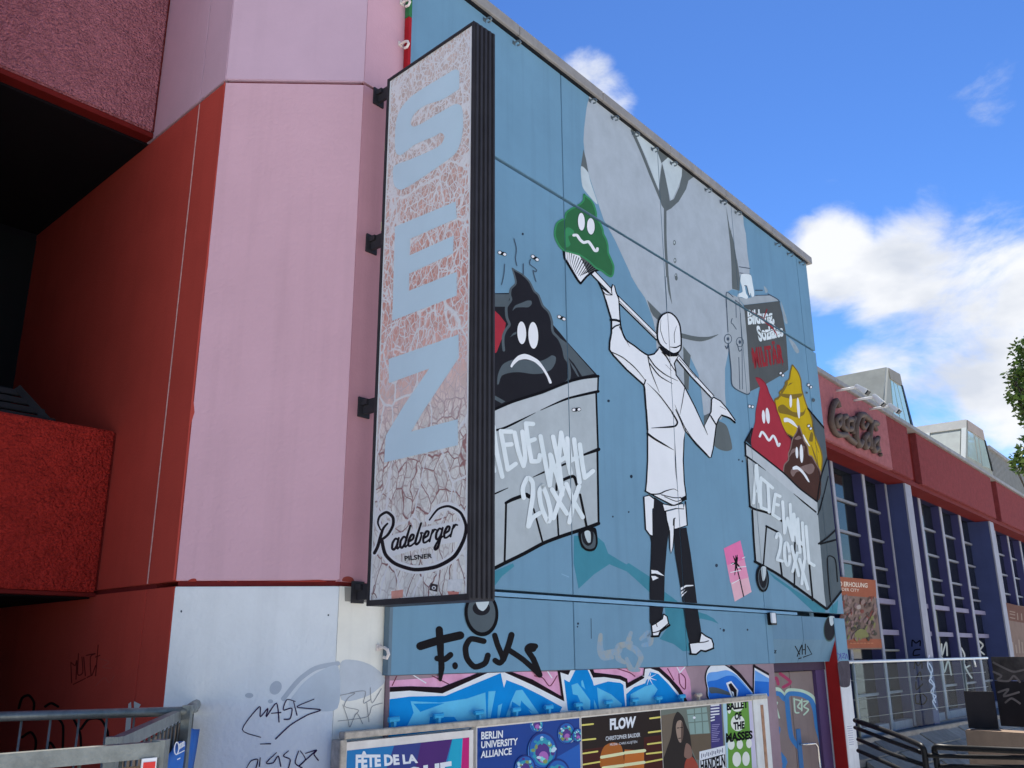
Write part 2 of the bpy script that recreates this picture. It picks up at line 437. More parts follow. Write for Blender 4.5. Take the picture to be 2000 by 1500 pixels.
# painted edge of the panels on the left: green, red, blue-grey
for z0, z1, m in ((ZJ1 + .82, ZT, mat('green_edge', (44, 104, 70))), (ZJ1 + .0, ZJ1 + .815, mat('red_edge', (140, 30, 40))), (ZB, ZJ1 - .005, mat('slate_edge', (92, 116, 138)))):
    box('edge_trim', MU, UL - .03, UL - .001, z0, z1, -.045, .006, m, MB)
# plinth below the mural: grey-pink painted base
PLINTH = mat('plinth_grey_pink', (136, 122, 138), rough=.75, var=.15, scale=2, bump=.25, bscale=60)
box('plinth', MU, UL + .004, NOTCH[0] - .02, 0, ZB - .003, -.14, -.012, PLINTH, MB)
# roof coping and roof
for i in range(6):
    a = UL - .05 + i * (UR - UL + .15) / 6; b = UL - .05 + (i + 1) * (UR - UL + .15) / 6 - .006
    bm = bmesh.new()
    hexa(bm, [LP(a, ZT + .015, -.5), LP(a, ZT + .015, .06), LP(b, ZT + .015, .06), LP(b, ZT + .015, -.5), LP(a, ZT + .15, -.5), LP(a, ZT + .125, .06), LP(b, ZT + .125, .06), LP(b, ZT + .15, -.5)]); fixn(bm)
    bmesh.ops.bevel(bm, geom=bm.edges[:], offset=.006, segments=1, affect='EDGES')
    obj('coping', bm, COPE, MB)
box('roof', MU, -1.1, UR - .02, 7.55, 7.70, -9, -.42, GREYCONC, MB)
box('end_wall', MU, UR - .16, UR - .02, 0, ZT, -9, -.41, BLUE, MB)

box('coping_shadow_strip', MU, UL, UR, ZT + .001, ZT + .014, -.3, .03, BMET, MB)  # black strip stands in for the shadow line under the coping
# hooks under the coping: pipe clips
def hook_mesh():
    bm = bmesh.new()
    tube(bm, [(0, 0, 0), (0, -.05, 0), (0, -.075, -.012), (0, -.085, -.035), (0, -.07, -.055), (0, -.045, -.05)], .009, 6)
    hexa(bm, [(-.018, .0, -.018), (.018, 0, -.018), (.018, -.006, -.018), (-.018, -.006, -.018), (-.018, 0, .018), (.018, 0, .018), (.018, -.006, .018), (-.018, -.006, .018)]); fixn(bm)
    me = bpy.data.meshes.new('hook'); bm.to_mesh(me); bm.free(); return me
HM = hook_mesh(); HM.materials.append(mat('hook_zinc', (92, 108, 122), rough=.5, metal=.4))
HW = HM.copy(); HW.materials.clear(); HW.materials.append(mat('hook_white', (190, 192, 200), rough=.5))
for i, (px, py) in enumerate(Z('S', (1110, 145), (1325, 315), 'G', (215, 65), (395, 210), (565, 340), (720, 465), (875, 580), (1155, 795), (1280, 890), (1400, 980), 'H', (670, 85), (790, 180), (905, 265)) + [(1407, 395)]):
    u, z = MU.hit(px, py); o = link('hook', HM, MB); o.location = MU.p(u, min(z, ZT - .05), .001); o.rotation_euler.z = math.atan2(MU.n.y, MU.n.x) + math.pi / 2
for px, py in Z('S', (545, 55), (530, 352), 'V', (1355, 795)):
    u, z = MU.hit(px, py, -.05); o = link('hook', HW, MB); o.location = MU.p(UL - .07, z, -.049); o.rotation_euler.z = math.atan2(MU.n.y, MU.n.x) + math.pi / 2; o.scale = (1.2, 1.2, 1.2)

# return strip between mural and pink wall
ZTOP = 8.7
box('wall_panel', MU, -1.672, UL - .004, ZJ1 + .012, ZTOP, -.40, -.05, mat('strip_upper_paint', (178, 148, 170), rough=.7, var=.06, scale=2, bump=.2, bscale=55, streak=.15), MB)
box('wall_panel', MU, -1.672, UL - .004, ZJ2 + .012, ZJ1 - .012, -.40, -.05, STRIPP, MB)
box('wall_panel', MU, -1.672, UL - .004, 0, ZJ2 - .018, -.40, -.05, STRIPW, MB)
box('joint_strip', MU, -1.670, UL - .006, 0, ZTOP - .01, -.40, -.075, GROOVE, MB)
# pink wall: upper, middle, lower slabs set a little apart
def pslab(z0, z1, m, inset=0, name='wall_panel'):
    bm = bmesh.new()
    d = .35
    a, b = PK.p(0, 0), PK.p(uPR, 0)
    ai, bi = MU.p(-1.672, 0, -.40), RD.p(-.30, 0, -.34)
    q = [a, b, bi, ai]
    if inset: q = [PK.p(-.01, 0, -inset), PK.p(uPR + .01, 0, -inset), bi + Vector((0, .1, 0)), ai + Vector((0, .1, 0))]
    hexa(bm, [p + Vector((0, 0, z0)) for p in q] + [p + Vector((0, 0, z1)) for p in q]); fixn(bm)
    if not inset: bmesh.ops.bevel(bm, geom=[e for e in bm.edges], offset=.006, segments=2, affect='EDGES')
    return obj(name, bm, m, MB)
pslab(ZJ1 + .012, ZTOP, LAV); pslab(ZJ2 + .02, ZJ1 - .012, PINK); pslab(0, ZJ2 - .018, WHITEW); pslab(.0, ZTOP - .01, GROOVE, inset=.03, name='joint_strip')
# red wall behind, running back beside the balconies
uSEAM = RD.hit(340, 660)[0]
for (a, b) in ((uSEAM + .006, -.001), (-6.5, uSEAM - .006)):
    box('wall_panel', RD, a, b, ZJ1 + .012, ZTOP, -.3, 0, LAV, MB, bev=.004)
    box('wall_panel', RD, a, b, ZJ2 + .016, ZJ1 - .012, -.3, 0, REDW, MB, bev=.004)
    box('wall_panel', RD, a, b, 0, ZJ2 - .016, -.3, 0, REDW, MB, bev=.004)
SEAM = mat('pale_seam_filler', (206, 168, 176), rough=.8, var=.3, scale=25)
box('joint_strip', RD, -6.5, -.3, 0, ZTOP - .02, -.32, -.022, GROOVE, MB)
box('seam_filler', RD, uSEAM - .005, uSEAM + .005, ZJ2 + .02, ZJ1 - .02, -.02, .001, SEAM, MB)
# the small return between pink wall and the first red slab carries the ragged red paint edge
p = Paint(RD, .0004)
# red paint strip on the slab end of the pink wall: traced ragged edge

p = Paint(PK, .0006)
edge = Z('X', (438, 158), (436, 200), (434, 222), (430, 255), (426, 300), (424, 330), (418, 380), (413, 430), (410, 470), (406, 520), (397, 580), (393, 640), (388, 680), (384, 720), (378, 780), (380, 805), (376, 818), (371, 835), (369, 880), (364, 920), (362, 935), (357, 975), (355, 1000), (349, 1070), (342, 1132))
lft = [(PKx, y) for PKx, y in ((336, 1136), (391, 645), (443, 150))]
redstrip = edge + [(338, 1133), (352, 1000), (364, 880), (388, 645), (410, 440), (428, 270), (440, 162)]
p.fill(REDW, redstrip, smooth=False); p.build('paint_edge', MB)

# balconies: two pebble-dashed parapets, soffits, dark recess
zc = RD.hit(228, 843); 
zt_low = BP.hit(228, 843)[1]; zb_low = BP.hit(190, 1157)[1]; zb_up = BP.hit(298, 268)[1]
print('parapets', zt_low, zb_low, zb_up)
for (z0, z1, m, nm) in ((zb_low, zt_low, CAST_R, 'red pebble-dashed balcony parapet below'), (zb_up + .05, ZTOP, CAST_P, 'pink pebble-dashed parapet above')):
    box('balcony_parapet', BP, -1.595, -.012, z0, z1, -.12, 0, m, MB, bev=.012, label=nm)
    box('parapet_end', BP, -.02, -.002, z0 + .01, z1 - .01, -.115, -.012, BAND_R, MB)
box('slab_edge', BP, -1.595, -.004, zb_up - .0, zb_up + .045, -.125, -.012, BAND_R, MB)
box('slab_edge', BP, -1.595, -.004, zb_low - .03, zb_low - .004, -.125, -.02, BAND_R, MB)
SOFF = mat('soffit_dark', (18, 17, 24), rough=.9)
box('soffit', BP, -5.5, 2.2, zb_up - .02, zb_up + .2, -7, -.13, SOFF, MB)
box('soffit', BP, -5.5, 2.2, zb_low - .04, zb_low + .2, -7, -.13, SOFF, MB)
# recess back wall with dark blue window frames
oB = -2.6
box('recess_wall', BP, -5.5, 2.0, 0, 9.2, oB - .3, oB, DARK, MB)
NAVY = mat('navy_frame', (34, 38, 84), rough=.5)
for k in range(5):
    box('window_frame', BP, -4 + k * 1.1, -3.92 + k * 1.1, zb_low + .2, zb_up - .05, oB, oB + .08, NAVY, MB)
    box('window_pane', BP, -3.90 + k * 1.1, -3.02 + k * 1.1, zb_low + .25, zb_up - .1, oB + .005, oB + .02, GLASSD, MB)
box('unseen_shade_pier', BP, -2.6, -1.60, 0, ZTOP, -7, .9, BAND_R, MB, bev=.01)  # unseen wing added outside the frame to darken the recess and red wall
# black slatted rail on the lower parapet
rz = zt_low
u_end = BP.hit(115, 812, -.12)[0]
for k, (zz, oo) in enumerate(((.035, -.06), (.10, -.10), (.165, -.14), (.23, -.18))):
    box('balcony_rail', BP, -1.595, u_end - .07 * k, rz + zz - .022, rz + zz + .022, oo - .14, oo - .10, BMET, MB, bev=.006)
beam('rail_post', BP.p(u_end, rz - .02, -.16), BP.p(u_end - .25, rz + .27, -.3), .05, .05, BMET, MB)

# door recess: sloping lintel panel, door, red and white pillar
zl0, zl1 = 2.150, ZJ2 - .03
o_in = max(-.35, OLIN); zlm = MU.hit(1632, 1250)[1]
LA, LB = NOTCH[0] + .0, NOTCH[1] + .085
bm = bmesh.new()
ul_ = MU.hit(1559, 1206)[0]
for (a, b) in ((LA + .004, 5.55), (5.565, LB)):
    pass
def lint(a, b):
    bm = bmesh.new()
    prof = [(zl0, -.5), (zl0, o_in), (zlm, -.012), (zl1, -.012), (zl1, -.5)]
    A_ = [bm.verts.new(LP(a, z, o)) for z, o in prof]; B_ = [bm.verts.new(LP(b, z, o)) for z, o in prof]
    bm.faces.new(A_); bm.faces.new(B_[::-1])
    for i in range(5): bm.faces.new((A_[i], B_[i], B_[(i + 1) % 5], A_[(i + 1) % 5]))
    fixn(bm)
    return obj('lintel_panel', bm, mat('lintel_blue', (88, 126, 158), rough=.6, var=.08, scale=1.5, bump=.12, bscale=90, streak=.2), MB)
lint(LA + .004, 5.50); lint(5.512, LB)
LT = Tilt(LP(LA, zl0, o_in), LP(LB, zl0, o_in), LP(LA, zlm, -.012)); LT2 = Frame(MU.p(0, 0, -.012), 40.138)
# pillar (right end): blue top, white-grey shaft, dark red inner side
box('pillar', MU, NOTCH[1] + .09, UR, 0, ZB - .004, -.38, -.004, mat('pillar_white', (190, 202, 218), rough=.7, var=.1, scale=3, streak=.3), MB)
box('pillar_side', MU, NOTCH[1] + .078, NOTCH[1] + .089, 0, zl1, ORED, -.012, mat('pillar_red', (140, 34, 36), rough=.65, var=.08), MB)
DOORM = mat('door_grey_brown', (120, 112, 116), rough=.6, var=.1, scale=2.5, streak=.25)
oD = ORED - .06
zdh = MU.hit(1590, 1470, oD)[1]
box('door_frame', MU, LA, NOTCH[1] + .076, 2.05, zl0 - .002, oD - .12, oD + .05, mat('door_frame_plum', (66, 56, 78)), MB)
box('door_frame', MU, NOTCH[1] - .22, NOTCH[1] + .076, 0, 2.048, oD - .12, oD + .04, mat('door_frame_violet', (76, 62, 104), streak=.3), MB)
def dleaf(a, b):
    return box('door', MU, a, b, .01, 2.04, oD - .06, oD, DOORM, MB, bev=.005)
uS = MU.hit(1549, 1400, oD)[0]
d1 = dleaf(LA + .01, uS - .006); d2 = dleaf(uS + .006, NOTCH[1] - .225)
uh = uS + .10
bm = bmesh.new(); zh = zdh
tube(bm, [MU.p(uh, zh + .13, oD), MU.p(uh, zh + .13, oD + .07), MU.p(uh + .05, zh + .13, oD + .085), MU.p(uh + .28, zh + .12, oD + .085), MU.p(uh + .34, zh + .08, oD + .085), MU.p(uh + .36, zh - .2, oD + .085), MU.p(uh + .30, zh - .27, oD + .085), MU.p(uh + .1, zh - .28, oD + .08), MU.p(uh, zh - .28, oD)], .014, 8); fixn(bm)
obj('handle', bm, mat('chrome', (190, 196, 204), rough=.25, metal=.8), d2, smooth=True)
box('lock_plate', MU, uh - .06, uh + .06, zh - .15, zh + .3, oD, oD + .008, mat('plate_blue', (60, 110, 170)), d2)
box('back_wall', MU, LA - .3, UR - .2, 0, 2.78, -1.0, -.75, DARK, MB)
box('recess_side', MU, LA - .02, LA + .0, 0, ZJ2 - .035, -.7, -.145, GREYCONC, MB)

# ---------------- paint colours
def pm(name, *rgb, **k): return mat(name, rgb, rough=k.pop('rough', .7), spec=k.pop('spec', .05), var=k.pop('var', .085), scale=k.pop('scale', 4.0), bump=k.pop('bump', .12), bscale=90, **k)
SUIT = pm('suit_grey', 146, 163, 182); SUITD = pm('suit_dark', 84, 96, 104); SHIRT = pm('shirt_grey', 164, 184, 200)
TEAL = pm('shadow_teal', 58, 122, 148); BING = pm('bin_grey', 150, 167, 182); BINL = pm('bin_rim', 160, 176, 192)
GRN = pm('green_paint', 44, 96, 66); GRNL = pm('green_light', 52, 124, 88); POOK = pm('off_black', 30, 32, 40); SLATE = pm('slate_paint', 72, 86, 98)
REDP = pm('red_paint', 140, 46, 62); YEL = pm('yellow_paint', 168, 150, 22); OLIVE = pm('olive_paint', 110, 96, 40); BRN = pm('brown_paint', 62, 42, 38); BRNL = pm('brown_grey', 110, 96, 98)
SKYW = pm('pale_lettering', 190, 214, 234); CASE = pm('case_side', 140, 156, 172); CASED = pm('case_dark', 74, 82, 88); REDT = pm('red_letter', 128, 42, 52)
LINE = pm('thin_line', 60, 76, 96)
def P_(): return Paint(MU, .0005, mclip)

# big man in a suit
p = P_()
p.fill(SUIT, Z('G', (215, 20), (190, 130), (170, 300), (165, 400), (180, 540), (205, 660), (270, 860), (330, 1040), (420, 1200), (545, 1470), 'D', (365, 0), (430, 110), (500, 210), (545, 330), (580, 430), (605, 560), (612, 700), (700, 1000), (885, 1080), (925, 1115), (942, 785), (1020, 950), (1050, 1140), (1072, 1350), (1240, 1400), (1292, 1300), (1280, 1150), (1280, 900), (1320, 700), (1305, 500), (1298, 150), 'H', (250, 525), (322, 540), (328, 390), (420, 375), (420, 310), (400, 180), (383, -20), 'G', (1470, 1080), (1462, 980)), smooth=False)
p.fill(SUITD, Z('G', (165, 465), (145, 600), (205, 652), (185, 540)), False).fill(SHIRT, Z('G', (145, 605), (200, 650), (225, 740), (280, 912), (200, 830), (155, 760)))
p.fill(SHIRT, Z('G', (580, 330), (700, 400), (800, 470), (800, 590), (790, 640), (775, 790), (730, 680), (680, 540)), False)
p.fill(SHIRT, Z('G', (800, 480), (900, 560), (975, 640), (960, 700), (930, 780), (880, 890), (850, 780), (825, 640), (805, 575)), False)
p.fill(SUITD, Z('G', (750, 440), (860, 525), (800, 578)), False)
p.fill(SUITD, Z('G', (804, 575), (830, 680), (855, 800), (868, 885), (900, 870), (945, 770), (965, 680), (968, 620), (1060, 690), (1020, 720), (1000, 790), (940, 890), (880, 945), (835, 970), (800, 920), (778, 830), (790, 680)), False)
p.stroke(SUITD, Z('G', (560, 310), (640, 490), (720, 690), (795, 870)), 5.5, taper=(1, 1)).stroke(SUITD, Z('G', (830, 950), (832, 1200), (848, 1500)), 5)
p.stroke(LINE, Z('D', (695, 0), (705, 150), (712, 320)), 1.4).stroke(SUITD, Z('D', (722, 0), (735, 130), (762, 270)), 4, taper=(1, .1))
p.fill(SUITD, Z('H', (238, -80), (250, 60), (300, 250), (327, 420), (322, 540), (250, 520), (240, 200)), False)
p.fill(SUITD, Z('G', (1325, 930), (1355, 1100), (1385, 1200), (1432, 1480), (1405, 1500), (1375, 1500), (1360, 1250)), False)
for q in ((905, 1225), (910, 1370), (918, 1495)): p.fill(SUITD, ell(*Z('G', q)[0], 2.6, 5)); 
for q in ((905, 1225), (910, 1370), (918, 1495)): p.fill(SHIRT, ell(*Z('G', (q[0] - 1, q[1] - 2))[0], 1.2, 2.6))
p.fill(SUITD, ell(*Z('D', (805, 15))[0], 2.6, 5))
p.fill(SUITD, Z('D', (520, 230), (580, 290), (660, 370), (640, 440), (580, 385), (555, 340)), False)
p.stroke(SUITD, Z('D', (850, 575), (950, 600), (1040, 612), (1130, 600), (1215, 566)), 9, taper=(1, .1))
p.fill(SUITD, Z('D', (872, 680), (945, 770), (932, 900), (925, 1115), (885, 1080)), False)
p.fill(SUITD, Z('D', (1075, 1360), (1105, 1345), (1140, 1330), (1075, 1470)), False)
p.fill(SUITD, Z('E', (1195, 110), (1290, 150), (1330, 260), (1350, 380), (1300, 405), (1230, 390), (1170, 340), (1175, 200)))
p.stroke(LINE, Z('H', (318, 305), (425, 322)), 1.6).stroke(LINE, Z('H', (325, 365), (425, 380)), 1.6)
p.fill(SKYW, Z('H', (345, 375), (430, 385), (450, 470), (465, 560), (460, 600), (440, 595), (430, 560), (420, 590), (405, 560), (390, 500), (375, 490), (385, 560), (405, 600), (390, 620), (340, 600), (305, 600), (310, 570), (350, 550), (345, 500), (330, 440)))
p.stroke(LINE, Z('H', (372, 490), (392, 495), (408, 560), (420, 595)), 1.5)
p.build('painted_suited_man', MB, 'faded grey painted man in a suit, cut off at the chest by the roof')

# briefcase
p = Paint(MU, .0036, mclip)
p.fill(CASE, Z('H', (195, 555), (300, 600), (355, 680), (370, 740), (395, 1000), (425, 1500), 'I', (325, 335), (290, 350), (220, 320), (155, 270), (135, 100), 'H', (215, 1050), (200, 700)), False)
p.fill(CASED, Z('H', (365, 680), (710, 640), (740, 760), (775, 950), (800, 1310), (720, 1370), (580, 1450), (430, 1520), 'I', (325, 335), 'H', (395, 1000)), False)
p.fill(CASE, Z('H', (300, 600), (390, 618), (480, 590), (610, 582), (645, 592), (710, 637), (365, 677)), False)
for q, wd in ((Z('H', (195, 700), (195, 555), (260, 600)), 1.6), (Z('H', (195, 660), (210, 940)), 1.4), (Z('H', (280, 630), (360, 700)), 1.6), (Z('H', (285, 640), (290, 800)), 1.3), (Z('H', (480, 535), (545, 535)), 2.2), (Z('H', (480, 585), (615, 582)), 1.5), (Z('H', (600, 570), (690, 620), (715, 650)), 2),
              (Z('H', (330, 760), (345, 1050), (350, 1500)), 1.2), (Z('H', (315, 1190), (325, 1500)), 1.4), (Z('H', (215, 1060), (240, 1300), (255, 1470), 'I', (290, 350), (320, 338)), 2), (Z('H', (250, 810), (240, 850), (260, 870), (290, 915)), 1.6)):
    p.stroke(LINE, q, wd)
for q in ((210, 1010), (325, 1040)):
    e_ = ell(*Z('H', q)[0], 7, 9); p.stroke(LINE, e_ + e_[:1], 1.3); p.fill(LINE, ell(*Z('H', q)[0], 2.5, 3.5))
p.stroke(LINE, Z('H', (185, 1080), (200, 1105), (215, 1060)), 2).stroke(LINE, Z('H', (300, 1060), (320, 1130), (345, 1110)), 1.6)
p.text(REDT, 'MILITÄR', Z('H', (430, 1050), (730, 1020), (755, 1240), (470, 1300)), bold=.03)
for x in range(440, 740, 18): p.stroke(REDT, Z('H', (x, 1100 + (x % 37)), (x + 14, 1230 + (x % 53))), .9)
p.text(SKYW, 'Bildung,', Z('H', (398, 725), (652, 715), (668, 890), (408, 915)), bold=.045)
p.text(SKYW, 'Soziales', Z('H', (480, 880), (740, 868), (752, 985), (515, 1040)), bold=.045)
p.stroke(REDT, Z('H', (425, 735), (540, 810), (640, 900), (690, 975)), 4.5, taper=(.3, .3)).stroke(REDT, Z('H', (590, 720), (560, 810)), 2)
for q in (Z('H', (405, 800), (480, 770), (560, 800), (640, 780)), Z('H', (500, 930), (580, 950), (660, 920), (735, 945))): p.stroke(CASED, q, 1.3)
p.build('painted_briefcase', MB, 'painted grey briefcase reading Bildung, Soziales crossed out over red MILITÄR')

# teal cast shadows painted on the wall
p = P_(); p.fill(TEAL, Z('C', (905, 730), (902, 1000), (950, 1250), (1100, 1110), (1250, 1010), (1420, 1080), (1500, 1150), 'F', (545, 585), (690, 720), (700, 800), (740, 900), (640, 1040), (780, 1090), (870, 1160), (935, 1155), (900, 900), (1040, 840), (1150, 865), (1218, 892), (1170, 840), (1100, 800), (1030, 780), (850, 700), (760, 630), (690, 580), (550, 435), (450, 370), (340, 298), (318, 312), 'C', (1330, 960), (1240, 905), (1200, 800), (1130, 740)), False); p.build('painted_shadow', MB)
p = P_(); p.fill(TEAL, Z('C', (100, 1090), (310, 1000), (322, 1030), (200, 1130), (120, 1235)), False); p.build('painted_shadow', MB)
p = P_(); p.fill(TEAL, Z('J', (600, 680), (660, 750), (800, 850), (1050, 1080), (1150, 1095), (1165, 1050), (860, 860)), False); p.build('painted_shadow', MB)
p = P_(); p.fill(TEAL, Z('J', (1200, 1040), (1285, 960), (1275, 1095), (1200, 1110)), False); p.build('painted_shadow', MB)

def fly(p, x, y, a=0):
    c, s = math.cos(R(a)), math.sin(R(a))
    for d in (-1, 1):
        p.fill(BLK, ell(x + d * 4.6 * c, y + d * 4.6 * s, 4.6, 3.8, a, 12)); p.fill(WHT, ell(x + d * 5 * c, y + d * 5 * s, 3.3, 2.6, a, 12))
    p.fill(BLK, ell(x, y, 2.2, 4.2, a + 25, 12))

# left bin
p = Paint(MU, .0010, mclip)
p.fill(POOK, Z('A', (60, 1115), (290, 1110), (300, 1300), (700, 1420), (770, 1500), 'B', (850, 100), (1140, 420), (900, 450), (600, 570), (300, 660), (60, 780)), False)
p.fill(SLATE, Z('A', (60, 1122), (285, 1122), (255, 1245), (60, 1245)), False)
p.fill(REDP, Z('A', (60, 1225), (108, 1260), (180, 1330), (240, 1405), (225, 1500), 'B', (180, 110), (150, 190), (60, 240)), False)
p.fill(SLATE, Z('B', (710, 10), (850, 110), (1105, 400), (980, 425), (870, 290), (830, 240), (780, 110)), False)
p.fill(POOK, Z('B', (850, 240), (905, 300), (985, 425), (945, 430), (880, 330)), False)
p.fill(SLATE, Z('B', (860, 270), (920, 350), (958, 430), (940, 425), (890, 340)), False)
poop = Z('A', (303, 870), (340, 895), (400, 930), (470, 1000), (515, 1090), (560, 1135), (600, 1235), (660, 1300), (690, 1390), (692, 1450), 'B', (705, 0), (760, 60), (800, 150), (820, 240), (852, 300), (845, 470), (600, 590), (300, 690), (60, 780), (60, 330), (110, 290), (140, 240), (220, 170), (213, 100), (216, 30), 'A', (240, 1470), (275, 1420), (250, 1350), (245, 1250), (290, 1180), (280, 1130), (290, 1070), (335, 1020), (330, 960))
p.fill(POOK, poop); p.stroke(SLATE, poop[:19], 5.2, taper=(.5, 1)).stroke(SLATE, poop[22:] + poop[:1], 5.2, taper=(1, .5))
p.fill(SLATE, Z('A', (305, 1285), (330, 1235), (400, 1205), (450, 1185), (488, 1188), (492, 1220), (460, 1250), (400, 1250), (340, 1255)))
p.fill(SLATE, Z('B', (155, 495), (165, 400), (210, 310), (300, 265), (420, 265), (570, 275), (640, 250), (690, 220), (728, 240), (720, 300), (680, 360), (600, 395), (500, 402), (380, 385), (280, 390), (200, 420), (170, 500)))
p.fill(SLATE, Z('B', (280, 45), (310, 5), (350, -15), (345, 10), (310, 25)), False).fill(SLATE, Z('B', (110, 600), (235, 670), (200, 690), (110, 640)), False)
for cx, cy, rx, ry in ((1019, 650, 8.6, 22), (1041.6, 655, 9.6, 26)):
    p.fill(BLK, ell(cx, cy, rx + 1.6, ry + 1.6, -2)); p.fill(WHT, ell(cx, cy, rx, ry, -2))
p.fill(WHT, Z('B', (285, 325), (310, 275), (360, 225), (420, 206), (480, 222), (560, 270), (620, 350), (670, 440), (688, 488), (665, 492), (640, 430), (590, 350), (520, 285), (440, 258), (370, 268), (320, 310), (300, 338)))
p.fill(BING, Z('B', (60, 790), (300, 685), (600, 595), (850, 490), (1000, 450), (1140, 435), (1138, 570), (1118, 590), (1140, 1115), (1142, 1160), (1130, 1200), 'C', (1148, 605), (880, 695), (600, 805), (220, 995), (60, 1075)), False)
p.fill(BINL, Z('B', (60, 795), (300, 690), (600, 600), (850, 497), (1000, 458), (1130, 440), (1132, 560), (1000, 592), (850, 630), (720, 688), (580, 750), (220, 925), (60, 960)), False)
p.stroke(BLK, Z('B', (60, 780), (300, 675), (600, 578), (860, 475), (1000, 440), (1142, 424)), 5.4).stroke(BLK, Z('B', (1142, 424), (1138, 570)), 3.2)
p.stroke(BLK, Z('B', (1142, 572), (1000, 603), (850, 640), (720, 692), (580, 756)), 4.4, taper=(1.3, .3)).stroke(BLK, Z('B', (530, 780), (380, 855), (220, 930), (60, 970)), 4.2, taper=(.2, 1))
p.stroke(BLK, Z('B', (1122, 590), (1140, 1120)), 3.6).stroke(BLK, Z('B', (1146, 1138), (1000, 1192)), 6, taper=(1.2, .7)).stroke(BLK, Z('B', (1134, 1150), 'C', (1146, 610)), 4)
p.stroke(BLK, Z('C', (60, 1085), (220, 1003), (420, 905), (600, 808), (760, 745), (1030, 655), (1146, 612)), 7)
for q, wd, tp in ((Z('C', (60, 352), (115, 330), (262, 264)), 3, (1, .4)), (Z('C', (505, 160), (625, 105)), 4, (.3, 1)), (Z('C', (785, 46), (825, 28)), 4, (1, 1)), (Z('C', (243, 410), (236, 700), (228, 985)), 4, (1, 1)), (Z('C', (240, 412), (300, 380), (392, 345)), 7, (.8, 1)), (Z('C', (440, 330), (470, 350)), 8, (1, 1)), (Z('C', (510, 470), (540, 570), (602, 805)), 3.6, (1, 1)), (Z('C', (742, 510), (756, 748)), 3.4, (1, 1)), (Z('C', (735, 285), (738, 220), (770, 195)), 4.5, (1, 1)), (Z('C', (790, 190), (900, 152), (935, 235)), 6, (1, 1)), (Z('C', (965, 330), (1005, 520), (1028, 640)), 4.6, (1, 1))):
    p.stroke(BLK, q, wd, taper=tp)
for q in (Z('B', (60, 640), (108, 700)),): pass
for a, b in (((205, 725), 20), ((525, 770), 35), ((785, 1355), 25)): fly(p, *Z('A', a)[0], b)
fly(p, *Z('B', (930, 750))[0], -5)
for q in (Z('A', (320, 580), (345, 680), (335, 770), (348, 845)), Z('A', (230, 830), (222, 930), (200, 1030)), Z('A', (412, 825), (412, 930)), Z('A', (482, 780), (475, 830), (520, 865), (542, 890), (530, 905), (508, 890), (515, 930), (535, 1000))):
    p.stroke(LINE, q, 1.5)
bin1 = p.build('painted_bin', MB, 'painted grey bin holding a black frowning heap, beside the long sign')
# lettering on the left bin
p = Paint(MU, .0056, mclip)
LW = 8.8
for q in (Z('B', (118, 915), (150, 1160), (205, 1405)), Z('B', (85, 1180), (125, 1350)), Z('B', (190, 960), (225, 1150), (258, 1335)), Z('B', (195, 962), (295, 965)), Z('B', (225, 1095), (295, 1088)), Z('B', (258, 1335), (335, 1280)),
          Z('B', (325, 975), (360, 1150), (412, 1300)), Z('B', (412, 1300), (428, 1200), (400, 965)), Z('B', (435, 885), (460, 1080), (490, 1255)), Z('B', (435, 885), (505, 890)), Z('B', (460, 1060), (520, 1040)), Z('B', (490, 1255), (560, 1250), (570, 1195)),
          Z('B', (578, 1010), (620, 1240), (668, 1490)), Z('B', (668, 1490), (685, 1300), (672, 1190)), Z('B', (680, 1200), (740, 1400), (790, 1580)), Z('B', (790, 1580), (760, 1300), (700, 1015)),
          Z('B', (778, 975), (765, 1130), (750, 1290)), Z('B', (778, 975), (830, 1190), (872, 1370)), Z('B', (770, 1250), (845, 1200)), Z('B', (840, 1030), (870, 1230)), Z('B', (905, 1040), (935, 1270), (960, 1460)), Z('B', (850, 1260), (935, 1215)), Z('B', (962, 1090), (985, 1270), (1010, 1415)), Z('B', (1010, 1415), (1090, 1350)),
          Z('C', (415, 360), (405, 270), (450, 168), (500, 210), (503, 340), (480, 490), (458, 640)), Z('C', (462, 640), (500, 560), (570, 510)), Z('C', (600, 245), (568, 300), (585, 440), (650, 595), (678, 520), (645, 360), (600, 245)),
          Z('C', (690, 280), (760, 400), (835, 515)), Z('C', (800, 265), (750, 430), (705, 560)), Z('C', (830, 225), (900, 390), (990, 550)), Z('C', (955, 250), (905, 400), (860, 600))):
    p.stroke(SKYW, q, LW)
p.build('lettering', bin1)
# wheels of the left bin
p = Paint(MU, .0056, mclip)
p.fill(BLK, Z('C', (955, 690), (950, 740), (975, 830), (1010, 870), (1060, 886), (1110, 870), (1137, 810), (1132, 720), (1110, 652), (1000, 665))); p.fill(SLATE, Z('C', (975, 720), (985, 800), (1020, 850), (1065, 862), (1105, 845), (1118, 800), (1112, 730), (1085, 690), (1010, 690)))
p.fill(POOK, Z('C', (985, 700), (995, 790), (1040, 830), (1085, 800), (1090, 690))); p.fill(SHIRT, Z('C', (1008, 695), (1040, 680), (1066, 700), (1068, 790), (1042, 798), (1018, 750)))
p.build('wheel', bin1)
p = Paint(MU, .0056, mclip)
p.fill(BLK, ell(940.5, 1198, 33, 45, -4)); p.fill(SLATE, ell(940.5, 1197, 27, 38, -4)); p.fill(POOK, ell(940, 1188, 17, 14)); p.fill(SHIRT, Z('U', (1050, 1400), (1140, 1400), (1130, 1445), (1100, 1475), (1065, 1455)))
p.build('wheel', bin1)

